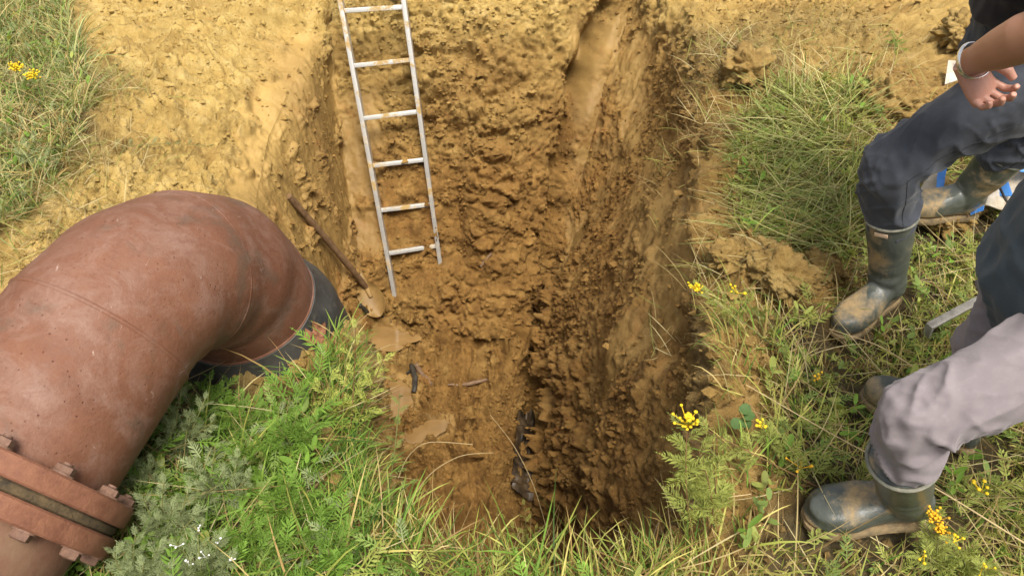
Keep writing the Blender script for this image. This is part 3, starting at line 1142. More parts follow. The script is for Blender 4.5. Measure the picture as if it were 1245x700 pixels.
# rolled end lip of the steel, then the wall turns inwards
rings.append((E0 + a_end * 0.053, a_end, PR - 0.004))
rings.append((E0 + a_end * 0.053, a_end, PR - 0.016))
rings.append((E0 - a_end * 0.02, a_end, PR - 0.018))
add_rings('elbow_body', rings, M['rust'], bumpy=0.0025)


def seam(c, t, r, name='weld_seam', w=0.007, h=0.0035):
    rr_ = [(c - t * w, t, r - 0.002), (c - t * w * .5, t, r + h * .7), (c, t, r + h), (c + t * w * .5, t, r + h * .7), (c + t * w, t, r - 0.002)]
    return add_rings(name, rr_, M['rust'], bumpy=0.0012)


seam(arc(bend * 0.5), tan(bend * 0.5), PR * 0.99)
seam(arc(bend * 0.02), tan(bend * 0.02), PR)
seam(E0 + a_end * 0.046, a_end, PR, 'end_bead', 0.006, 0.003)
# grey sleeve pushed over the next pipe, running down into the pit
S0 = E0 + a_end * 0.046
sl = []
for s in np.linspace(0, 0.62, 30):
    sl.append((S0 + a_end * (s + 0.002), a_end, PR + 0.006 + 0.048 * float(sstep(0, .14, s)) + 0.003 * math.sin(s * 30)))
sl.append((S0 + a_end * 0.623, a_end, PR - 0.01))
sleeve = add_rings('sleeve', [(S0 + a_end * -0.001, a_end, PR - 0.004)] + sl, M['sleeve'], bumpy=0.004)
# torn patch where the sleeve has burst and rust shows
e1 = np.cross(u, nb); 
def on_sleeve(s, th, lift):
    e2 = np.cross(a_end, e1); e2 /= np.linalg.norm(e2)
    return S0 + a_end * s + (e1 * math.cos(th) + e2 * math.sin(th)) * (PR + 0.006 + 0.048 * float(sstep(0, .14, s)) + lift)
# angle of the sleeve side that faces the camera
ths = np.linspace(0, 2 * math.pi, 180)
best = max(ths, key=lambda q: float((CC - on_sleeve(.15, q, 0)) @ (on_sleeve(.15, q, 1) - on_sleeve(.15, q, 0))))
_c = [(abs(proj(on_sleeve(s_, q, 0))[0] - 384) + abs(proj(on_sleeve(s_, q, 0))[1] - 408), s_, q) for s_ in np.linspace(.03, .3, 28) for q in ths
      if float((CC - on_sleeve(s_, q, 0)) @ (on_sleeve(s_, q, 1) - on_sleeve(s_, q, 0))) > 0.1]
_, TS, TQ = min(_c)
tb = MB()
V, F = [], []
nr_, na_ = 9, 26
for i in range(nr_):
    for k in range(na_):
        f = i / (nr_ - 1); g = 2 * math.pi * k / na_
        rad = f * (1 + .35 * math.sin(3 * g + 1) + .22 * math.sin(7 * g) + .15 * math.sin(11 * g + 2))
        V.append(on_sleeve(TS + .045 * rad * math.cos(g), TQ + .13 * rad * math.sin(g), 0.006 + 0.008 * math.sin(f * 5 + g * 2) * f))
for i in range(nr_ - 1):
    for k in range(na_):
        k2 = (k + 1) % na_
        F.append((i * na_ + k, i * na_ + k2, (i + 1) * na_ + k2, (i + 1) * na_ + k))
tb.add(V, F).build('torn_patch', M['torn'], pipe)

# bolted flange pair
FR = PR * 1.27
def disc(c, t, r_out, r_in, th, n=72, bev=0.004):
    V, F = [], []
    e1_, e2_, t_ = frame(t, (0, 0, 1))
    prof = [(r_in, -th / 2), (r_out - bev, -th / 2), (r_out, -th / 2 + bev), (r_out, th / 2 - bev), (r_out - bev, th / 2), (r_in, th / 2)]
    for k in range(n):
        g = 2 * math.pi * k / n
        d = e1_ * math.cos(g) + e2_ * math.sin(g)
        wob = 1 + 0.004 * math.sin(9 * g) + 0.003 * math.sin(23 * g)
        for (r, z) in prof: V.append(c + d * r * wob + t_ * z)
    m = len(prof)
    for k in range(n):
        k2 = (k + 1) % n
        for j in range(m):
            j2 = (j + 1) % m
            F.append((k * m + j, k * m + j2, k2 * m + j2, k2 * m + j))
    return V, F


FA, FB = A0 + u * 0.0325, A0 - u * 0.0325
fl1 = MB().add(*disc(FA, u, FR, PR - 0.02, 0.043)).build('flange', M['flange'], pipe)
fl2 = MB().add(*disc(FB, u, FR, PR - 0.02, 0.043)).build('flange', M['flange'], pipe)
MB().add(*disc(A0, u, FR - 0.013, PR - 0.03, 0.0215)).build('gasket', M['gasket'], pipe)
e1f, e2f, tf = frame(u, (0, 0, 1))
hexm = None
for k in range(13):
    g = 2 * math.pi * (k + 0.35) / 13 + 0.02 * math.sin(k * 5)
    d = e1f * math.cos(g) + e2f * math.sin(g)
    c = A0 + d * (PR + 0.030)
    b = MB()
    b.tube([c - u * 0.070, c + u * 0.077], 0.009, 12)
    for s_ in (1, -1): b.tube([c + u * s_ * 0.0540, c + u * s_ * 0.0575], 0.0235, 16)
    for s_, h in ((1, 0.015), (-1, 0.016)):
        b.tube([c + u * s_ * 0.0576, c + u * s_ * (0.0576 + h * .15), c + u * s_ * (0.0576 + h * .85), c + u * s_ * (0.0576 + h)],
               [0.0185, 0.0195, 0.0185, 0.0140], 6, ref=d * math.cos(k * 1.7) + np.cross(u, d) * math.sin(k * 1.7))
    b.build('bolt', M['bolt'], pipe)
# the pipe beyond the joint, coming from behind the photographer's left
rb_ = [(A0 - u * s, u, PR) for s in np.linspace(0.03, 1.6, 30)]
add_rings('straight_pipe', rb_, M['muddy_steel'], bumpy=0.004)

# ------------------------------------------------------------------ ladder
lf = hit(486, 372)[0]; rf = hit(538, 332)[0]
LB = np.array([-0.685, 3.50, -1.60])              # foot of the ladder, middle
l_bot, r_bot, l_top, r_top = LAD['lb'], LAD['rb'], LAD['lt'], LAD['rt']
lad = thing('ladder', 'bare aluminium ladder leaning in the pit corner with muddy rungs', 'ladder', tuple((l_bot + r_bot) / 2))


def lerp(a, b, t): return a + (b - a) * t


lx = (r_top - l_top); lx /= np.linalg.norm(lx)
lt = (l_top - l_bot); lt /= np.linalg.norm(lt)
ln = np.cross(lx, lt); ln /= np.linalg.norm(ln)
for (pb, pt, nm) in ((l_bot, l_top, 'rail'), (r_bot, r_top, 'rail')):
    d = (pt - pb)
    if pb is r_bot: pb = pb - d / np.linalg.norm(d) * 0.17
    top = pt + d / np.linalg.norm(d) * 1.0
    t_ = d / np.linalg.norm(d)
    x_ = lx - t_ * (lx @ t_); x_ /= np.linalg.norm(x_)
    y_ = np.cross(t_, x_)
    L = np.linalg.norm(top - pb)
    MB().box((pb + top) / 2, x_, y_, t_, 0.024, 0.056, L, 0.003).build(nm, M['alu'], lad)
# rungs where the photograph shows them, continuing upwards at the same pitch
rung_px = [((414, 14), (490, 9)), ((430, 80), (498, 73)), ((443, 144), (507, 136)), ((452, 201), (516, 194)), ((463, 256), (523, 248)), ((472, 308), (531, 298))]


def rail_at(pb, pt, ypx):
    ts = np.linspace(0, 1.1, 400)
    P = pb[None] + (pt - pb)[None] * ts[:, None]
    return P[np.argmin(np.abs(proj(P)[1] - ypx))]


rp_l = [rail_at(l_bot, l_top, a[1]) for a, b in rung_px]
rp_r = [rail_at(r_bot, r_top, b[1]) for a, b in rung_px]
stepv = (rp_l[0] - rp_l[1]); stepr = (rp_r[0] - rp_r[1])
for k in range(1, 4):
    rp_l.append(rp_l[0] + stepv * k); rp_r.append(rp_r[0] + stepr * k)
for a, b in zip(rp_l, rp_r):
    d = b - a; L = np.linalg.norm(d); d /= L
    y_ = np.cross(lt, d); y_ /= np.linalg.norm(y_)
    z_ = np.cross(d, y_)
    MB().box((a + b) / 2, d, y_, z_, L - 0.02, 0.028, 0.024, 0.003).build('rung', M['alu'], lad)
# wad of clay stuck on the lowest rung
# ------------------------------------------------------------------ shovel left in the pit
sh_t = hit(352, 240)[0] - CF * 0.05 + CR * 0.01
sh_b = hit(448, 350)[0] - CF * 0.055
shov = thing('shovel', 'muddy shovel with long wooden handle leaning on the left pit wall', 'shovel', tuple(sh_b))
ax = (sh_b - sh_t); ax /= np.linalg.norm(ax)
mb = MB()
nseg = 14
pts = [lerp(sh_t, sh_b, q / nseg) + np.array([0, 0, 0.012 * math.sin(q / nseg * math.pi)]) for q in range(nseg + 1)]
mb.tube(pts, [0.017 + 0.0015 * math.sin(q * 2.1) for q in range(nseg + 1)], 10).build('handle', M['wood'], shov)
ax = nrm(pxd(462, 384, proj(sh_b)[2] - 0.02) - sh_b)
bx = np.cross(ax, -CF); bx /= np.linalg.norm(bx)
bn = np.cross(bx, ax)
V, F = [], []
nu, nv = 12, 10
for layer in (0, 1):
    for i in range(nv + 1):
        t_ = i / nv
        w = 0.070 * (0.55 + 0.45 * min(1, t_ * 4)) * (1 if t_ < .55 else math.sqrt(max(0.02, 1 - ((t_ - .55) / .47) ** 2)))
        for k in range(nu + 1):
            s_ = k / nu * 2 - 1
            V.append(sh_b + ax * (t_ * 0.20 - 0.02) + bx * s_ * w + bn * (0.03 * s_ * s_ - 0.012 - layer * 0.003 + 0.02 * (1 - t_) ** 2))
    o_ = layer * (nv + 1) * (nu + 1)
    for i in range(nv):
        for k in range(nu):
            q = (o_ + i * (nu + 1) + k, o_ + i * (nu + 1) + k + 1, o_ + (i + 1) * (nu + 1) + k + 1, o_ + (i + 1) * (nu + 1) + k)
            F.append(q if layer == 0 else q[::-1])
mb = MB().add(V, F)
mb.tube([sh_b - ax * 0.10, sh_b - ax * 0.02, sh_b + ax * 0.06], [0.02, 0.021, 0.012], 10)
M['muddy_blade'] = mat_simple('clay_smeared_steel', (0.15, 0.085, 0.026), (0.27, 0.165, 0.050), 14, 0.6, 0, 0.5, 0.004)
mb.build('blade', M['muddy_blade'], shov)


# ------------------------------------------------------------------ odds and ends at the bottom of the pit
def stick(pts_px, radii, mat, name, label, cat, lift=0.015, n=8, jitter=0.004):
    P = []
    for (x, y) in pts_px:
        p, nn = hit(x, y)
        P.append(p + nn * lift)
    # resample
    out = []
    for i in range(len(P) - 1):
        for q in range(5): out.append(lerp(P[i], P[i + 1], q / 5))
    out.append(P[-1])
    out = np.array(out) + fbm(np.array(out) * 23, 2, 501)[:, None] * jitter
    R = np.interp(np.linspace(0, 1, len(out)), np.linspace(0, 1, len(radii)), radii)
    o = MB().tube(list(out), list(R), n)
    me = o.mesh(name, out[0])
    ob = link(name, me, mat)
    ob.location = tuple(out[0])
    return tag(ob, label, cat)


stick([(500, 442), (506, 460), (505, 478)], [0.013, 0.016, 0.014], M['black'], 'plastic_pipe_scrap', 'short black plastic scrap standing beside the muddy puddle', 'scrap')
stick([(493, 452), (503, 448)], [0.008, 0.006], M['black'], 'plastic_strip', 'tiny black plastic strip beside the black scrap', 'scrap')
stick([(507, 440), (515, 455), (524, 470)], [0.015, 0.013, 0.009], M['root'], 'wooden_stake', 'brown broken stake sticking in mud beside the black scrap', 'stick')
stick([(548, 468), (575, 463), (608, 459)], [0.005, 0.012, 0.007], M['root'], 'tree_root', 'flat brown root sticking out of the pit floor clods', 'root', 0.02)
stick([(588, 323), (598, 310)], [0.011, 0.008], M['root'], 'wood_chip', 'small orange brown wood chip on the far pit wall', 'stick', 0.02)
stick([(436, 374), (450, 378)], [0.012, 0.013], M['black'], 'plastic_lump', 'little black plastic lump beside the shovel blade', 'scrap', 0.02)
stick([(450, 378), (464, 386), (476, 392)], [0.006, 0.005, 0.004], M['black'], 'black_cable', 'thin black cable end below the shovel blade', 'cable', 0.012)
M['black_mud'] = mat_simple('muddy_black_plastic', (0.010, 0.009, 0.008), (0.10, 0.062, 0.028), 11, 0.5, 0, 0.4, 0.004)

# ------------------------------------------------------------------ things lying on the right bank
M['bar'] = mat_simple('dull_steel', (0.22, 0.20, 0.17), (0.36, 0.34, 0.30), 40, 0.5, 0.5, 0.2, 0.002)
p0, p1 = px(1131, 396, 0.10), px(1262, 326, 0.15)
bar = thing('metal_bar', 'grey flat metal bar lying in grass behind the grey trousers', 'bar', tuple(p0))
d = p1 - p0; L = np.linalg.norm(d); d /= L
s_ = np.cross(d, (0, 0, 1)); s_ /= np.linalg.norm(s_)
n_ = np.cross(s_, d)
MB().box((p0 + p1) / 2, d, s_, n_, L, 0.024, 0.008, 0.0015).build('flat', M['bar'], bar)
MB().box(p0 + d * 0.004 - n_ * 0.018 - d * 0.004, d, s_, n_, 0.010, 0.022, 0.044, 0.0015).build('bent_end', M['bar'], bar)

# blue and white plastic sack with clay on it, behind the rear boot
M['sack_blue'] = mat_simple('blue_plastic', (0.035, 0.16, 0.50), (0.08, 0.27, 0.66), 9, 0.45, 0, 0.3, 0.004)
M['sack_white'] = mat_simple('grubby_white_plastic', (0.26, 0.20, 0.12), (0.52, 0.47, 0.39), 16, 0.55, 0, 0.4, 0.004)
M['white_card'] = mat_simple('grubby_white_card', (0.42, 0.37, 0.29), (0.55, 0.49, 0.40), 14, 0.7, 0, 0.15, 0.003)
M['wire_white'] = mat_simple('pale_cord', (0.62, 0.60, 0.55), (0.72, 0.70, 0.66), 30, 0.5, 0, 0.0)


def sheet(name, corners, mat, parent, nx=26, ny=18, amp=0.02, thick=0.004, seed=0):
    """crumpled sheet of plastic or card spanned between four places"""
    c = [np.asarray(q, float) for q in corners]
    U_, V_ = np.meshgrid(np.linspace(0, 1, nx), np.linspace(0, 1, ny))
    P = (c[0][None, None] * ((1 - U_) * (1 - V_))[..., None] + c[1][None, None] * (U_ * (1 - V_))[..., None] + c[2][None, None] * (U_ * V_)[..., None] + c[3][None, None] * ((1 - U_) * V_)[..., None]).reshape(-1, 3)
    nn = np.cross(c[1] - c[0], c[3] - c[0]); nn /= np.linalg.norm(nn)
    if nn[2] < 0: nn = -nn
    hgt = fbm(P * 9 + seed, 4, seed) * amp
    top = P + nn * hgt[:, None]
    bot = top - nn * thick
    idx = np.arange(nx * ny).reshape(ny, nx)
    q = np.stack([idx[:-1, :-1], idx[:-1, 1:], idx[1:, 1:], idx[1:, :-1]], -1).reshape(-1, 4)
    off = nx * ny
    edge = list(idx[0, :]) + list(idx[1:, -1]) + list(idx[-1, -2::-1]) + list(idx[-2:0:-1, 0])
    F = [tuple(f) for f in q] + [tuple((f + off)[::-1]) for f in q]
    for i in range(len(edge)):
        a, b = edge[i], edge[(i + 1) % len(edge)]
        F.append((b, a, a + off, b + off))
    return MB().add(np.concatenate([top, bot]), F).build(name, mat, parent)


def pg(x, y, dz):
    return px(x, y, hit(x, y)[0][2] + dz)


pshc = [hit(x_, y_)[0] - CF * .035 for (x_, y_) in ((621, 596), (648, 604), (650, 505), (630, 498))]
tag(sheet('plastic_sheet', pshc, M['black_mud'], None, 16, 40, amp=0.05, thick=0.004, seed=12), 'crumpled black plastic sheet half buried in the deep pit corner', 'plastic')
sk = thing('plastic_sack', 'crumpled blue and white plastic sack behind the muddy rear boot', 'sack', tuple(px(1215, 232, 0)))
sheet('white_face', [pg(1195, 250, 0.090), pg(1275, 262, 0.100), pg(1285, 205, 0.160), pg(1200, 205, 0.140)], M['sack_white'], sk, amp=0.02, seed=3)
sheet('blue_band', [pg(1180, 262, 0.080), pg(1196, 256, 0.095), pg(1200, 196, 0.150), pg(1184, 212, 0.120)], M['sack_blue'], sk, 10, 22, amp=0.018, seed=4)
sheet('blue_print', [pg(1205, 238, 0.115), pg(1232, 240, 0.125), pg(1226, 222, 0.140), pg(1212, 222, 0.135)], M['sack_blue'], sk, 14, 10, amp=0.01, seed=5)
sheet('blue_hem', [pg(1222, 208, 0.170), pg(1290, 212, 0.180), pg(1290, 188, 0.210), pg(1228, 186, 0.200)], M['sack_blue'], sk, 20, 10, amp=0.016, seed=6)
bg = thing('plastic_bag', 'small white and blue bag seen between the legs in dark trousers', 'bag', tuple(px(1140, 228, 0)))
sheet('white_side', [pg(1108, 252, 0.060), pg(1134, 252, 0.070), pg(1146, 206, 0.140), pg(1128, 212, 0.140)], M['sack_white'], bg, 12, 14, amp=0.014, seed=7)
sheet('blue_stripe', [pg(1134, 250, 0.080), pg(1142, 246, 0.085), pg(1152, 204, 0.160), pg(1142, 208, 0.150)], M['sack_blue'], bg, 8, 14, amp=0.008, seed=8)
wc = [pg(1216, 204, 0.230), pg(1232, 198, 0.250), pg(1250, 200, 0.240), pg(1275, 210, 0.210)]
MB().tube(wc, 0.005, 8).build('tie_cord', M['wire_white'], sk)
wc = [pg(1213, 222, 0.180), pg(1222, 242, 0.170), pg(1238, 262, 0.130), pg(1262, 276, 0.080)]
MB().tube(wc, 0.004, 8).build('tie_cord', M['black'], sk)
cardp = [pg(1149, 102, .02), pg(1166, 96, .03), pg(1172, 74, .05), pg(1153, 73, .05)]
cd = sheet('card_sheet', cardp, M['white_card'], None, 10, 10, amp=0.006, thick=0.006, seed=9)
tag(cd, 'stiff white card on the soil beside the bracelet wrist', 'card')

# ------------------------------------------------------------------ people
def nrm(v):
    v = np.asarray(v, float)
    return v / (np.linalg.norm(v) + 1e-12)


def seg_param(V, A, B):
    d = B - A
    t = np.clip(((V - A) @ d) / (d @ d), 0, 1)
    q = A + t[:, None] * d
    return t, np.linalg.norm(V - q, axis=1), q


def trousers(name, mat, parent, pelvis, legs, voxel, wr, seed, seam_mat):
    """legs: list of dict(hip, knee, cuff); pelvis: (left hip, right hip, waist)"""
    mb = MB()
    pl, pr_, waist = [np.asarray(q, float) for q in pelvis]
    mid = (pl + pr_) / 2
    mb.tube([lerp(pl, pr_, -0.12), lerp(pl, pr_, .15), mid, lerp(pl, pr_, .85), lerp(pl, pr_, 1.12)], [0.07, 0.112, 0.118, 0.112, 0.07], 20)
    mb.tube([mid - nrm(waist - mid) * .03, lerp(mid, waist, .5), waist], [0.12, 0.125, 0.118], 20, flat=1.15)
    for lg in legs:
        h, k, c = [np.asarray(lg[q], float) for q in ('hip', 'knee', 'cuff')]
        bend_dir = nrm(nrm(k - h) - nrm(c - k))
        kk = k + bend_dir * 0.012
        P = [h, lerp(h, kk, .3), lerp(h, kk, .62), lerp(h, kk, .86), kk, lerp(kk, c, .16), lerp(kk, c, .42), lerp(kk, c, .75), c]
        R = [0.104, 0.097, 0.085, 0.077, 0.074, 0.073, 0.072, 0.068, 0.062]
        s = lg.get('scale', 1.0)
        mb.tube(P, [r * s for r in R], 22)
    me = remesh(mb.mesh('tmp'), voxel, 10, 0.6)
    V, N = get_v(me), get_n(me)
    num = np.zeros(len(V)); den = np.zeros(len(V)) + 1e-9
    lowf = fbm(V * 7 + seed, 2, seed + 2)
    dmin = np.full(len(V), 9.0)
    parts = []
    for li, lg in enumerate(legs):
        h, k, c = [np.asarray(lg[q], float) for q in ('hip', 'knee', 'cuff')]
        off = 0.0
        lk_, lt_ = np.linalg.norm(k - h), np.linalg.norm(c - k)
        for (A, B) in ((h, k), (k, c)):
            t, d, q = seg_param(V, A, B)
            ax = nrm(B - A)
            fw = nrm(nrm(k - h) - nrm(c - k)); fw = nrm(fw - ax * (fw @ ax)); sd = np.cross(ax, fw)
            r = V - q
            cph, sph = (r @ fw) / .08, (r @ sd) / .08
            ph = np.arctan2(sph, cph)
            L = np.linalg.norm(B - A)
            pos = off + ((V - A) @ ax)
            e = 0.38 + 0.85 * np.exp(-((pos - lk_) / 0.10) ** 2) + 0.25 * np.exp(-((pos - lk_ - lt_) / 0.10) ** 2) + 0.5 * np.exp(-(pos / 0.13) ** 2)
            back = 0.6 + 0.4 * (1 - np.cos(ph)) * .5                    # deeper creases behind the knee
            a = np.stack([(pos + li * 3) * 16 + 1.5 * sph + 0.5 * cph, cph * 0.9, sph * 0.9], 1)
            b = np.stack([(pos + li * 3) * 31 - 2.0 * sph, cph * 1.4, sph * 1.4], 1)
            f1 = 2.2 * np.clip(1 - np.abs(vnoise(a + 3.1 * seed, seed)) * 1.5, 0, 1) ** 1.9 - 0.7
            f2 = 2.2 * np.clip(1 - np.abs(vnoise(b + 1.7 * seed, seed + 1)) * 1.5, 0, 1) ** 1.9 - 0.7
            parts.append((d, wr * e * back * (0.75 * f1 + 0.42 * f2 * (0.6 + 0.5 * lowf))))
            dmin = np.minimum(dmin, d)
            off += L
    for d, val in parts:
        w_ = np.exp(-((d - dmin) / 0.022) ** 2)
        num += w_ * val; den += w_
    D = num / den + 0.007 * lowf
    V = V + N * D[:, None]
    org = np.array(parent_origin(parent))
    set_v(me, V - org)
    o = link(name, me, mat, parent)
    # stitched side seams
    bv = BVHTree.FromPolygons([tuple(v) for v in V], [tuple(p.vertices) for p in me.polygons])
    for li, lg in enumerate(legs):
        h, k, c = [np.asarray(lg[q], float) for q in ('hip', 'knee', 'cuff')]
        pts = []
        for (A, B, r0, r1) in ((h, k, .14, 1.0), (k, c, 0.0, .8 if name == 'jeans' else 0.02)):
            ax = nrm(B - A)
            fw = nrm(nrm(k - h) - nrm(c - k)); fw = nrm(fw - ax * (fw @ ax)); sd = np.cross(ax, fw)
            if (CC - k) @ sd < 0: sd = -sd
            dr = nrm(sd - 0.12 * fw)
            for t in np.linspace(r0, r1, 16):
                q = lerp(A, B, t)
                hh = bv.ray_cast(Vector(q + dr * 0.25), Vector(-dr))
                if hh[0] is not None: pts.append(np.array(hh[0]) + dr * 0.0005)
        if len(pts) > 4:
            MB().tube(pts, 0.0011, 6).build('side_seam', seam_mat, o)
    return o


FOOT = [(0.0, .018, .055), (.04, .033, .085), (.16, .038, .110), (.34, .037, .108), (.50, .042, .090), (.66, .049, .076), (.80, .050, .068), (.90, .043, .060), (.97, .028, .050), (1.0, .010, .040)]


def boot(name, mat, sole_mat, parent, heel, toe, top, top_r, mud, voxel=0.0045, seed=1, length=None, rim_r=None):
    heel, toe, top = [np.asarray(q, float) for q in (heel, toe, top)]
    f = nrm((toe - heel) * np.array([1, 1, 0])); L = length or np.linalg.norm((toe - heel)[:2])
    pitch = (toe[2] - heel[2]) / L
    fz = nrm(f + np.array([0, 0, pitch]))
    s_ = np.cross(np.array([0, 0, 1.]), f)
    up = np.cross(fz, s_)
    V, F = [], []
    n = 20
    for (t, w, h) in FOOT:
        for k in range(n):
            g = 2 * math.pi * k / n
            cx_, sz_ = math.cos(g), math.sin(g)
            cx_ = math.copysign(abs(cx_) ** 0.75, cx_)
            sz_ = math.copysign(abs(sz_) ** (0.55 if sz_ < 0 else 0.9), sz_)
            V.append(heel + fz * (t * L) + s_ * w * cx_ * (1 + .06 * math.sin(3 * t)) + up * (0.018 + h * 0.5 + h * 0.5 * sz_))
    m = len(FOOT)
    for i in range(m - 1):
        for k in range(n):
            k2 = (k + 1) % n
            F.append((i * n + k, i * n + k2, (i + 1) * n + k2, (i + 1) * n + k))
    F.append(tuple(range(n - 1, -1, -1))); F.append(tuple((m - 1) * n + k for k in range(n)))
    mb = MB().add(V, F)
    an = heel + fz * (0.255 * L) + up * 0.085
    d = top - an
    mb.tube([heel + fz * (0.22 * L) + up * 0.045, an, an + d * .25, an + d * .55, an + d * .85, top], [0.042, 0.052, 0.052, top_r * .90, top_r * .97, top_r], 22, ref=f)
    mb.tube([heel + fz * (.30 * L) + up * .095, heel + fz * (.42 * L) + up * .088], [0.040, 0.034], 16)
    me = remesh(mb.mesh('tmp'), voxel, 7, 0.6)
    V, N = get_v(me), get_n(me)
    hgt = (V - heel) @ up
    rel = V - an
    alongs = rel @ nrm(d)
    wrk = np.exp(-((alongs - .05) / .055) ** 2)
    D = 0.0035 * wrk * (1 - 2 * np.abs(vnoise(np.c_[alongs * 42, (rel @ s_) * 9, (rel @ f) * 12], seed))) + 0.0025 * fbm(V * 11, 3, seed + 3)
    V = V + N * D[:, None]
    org = np.array(parent_origin(parent))
    md = np.clip(mud + 0.55 * sstep(0.040, 0.012, hgt) + 0.18 * fbm(V * 9, 3, seed + 5) + 0.06 * sstep(.2, .05, hgt), 0, 1)
    set_v(me, V - org)
    at = me.color_attributes.new('Col', 'FLOAT_COLOR', 'POINT')
    c = np.ones((len(V), 4), np.float32); c[:, 0] = md
    at.data.foreach_set('color', c.ravel())
    o = link(name, me, mat, parent)
    # sole with a welt
    V, F = [], []
    nn = 44
    for lay, (z, gsc) in enumerate([(0.0, 0.95), (0.004, 0.985), (0.016, 0.99), (0.021, 0.95)]):
        for k in range(nn):
            g = 2 * math.pi * k / nn
            t = 0.5 - 0.5 * math.cos(g)
            w = np.interp(t, [q[0] for q in FOOT], [q[1] for q in FOOT]) * 1.03 + .002
            w = max(w, 0.006)
            arch = 0.008 * math.exp(-((t - .38) / .12) ** 2) if lay == 0 else 0
            sgn = 1 if g < math.pi else -1
            V.append(heel + fz * (0.5 + (t - 0.5) * 1.035 * gsc) * L + s_ * sgn * w * gsc + up * (z + arch))
    for lay in range(3):
        for k in range(nn):
            k2 = (k + 1) % nn
            F.append((lay * nn + k, lay * nn + k2, (lay + 1) * nn + k2, (lay + 1) * nn + k))
    F.append(tuple(range(nn - 1, -1, -1))); F.append(tuple(3 * nn + k for k in range(nn)))
    MB().add(V, F).build('sole', sole_mat, o)
    # rolled top edge
    a_, b_, t_ = frame(nrm(d), f)
    rr2 = rim_r or top_r
    ringp = [top - nrm(d) * 0.004 + (a_ * math.cos(g) + b_ * math.sin(g)) * (rr2 + .001) for g in np.linspace(0, 2 * math.pi, 33)]
    MB().tube(ringp, 0.0042, 8, caps=False).build('top_edge', mat_edge, o)
    return o, (top, a_, b_, nrm(d), rr2)


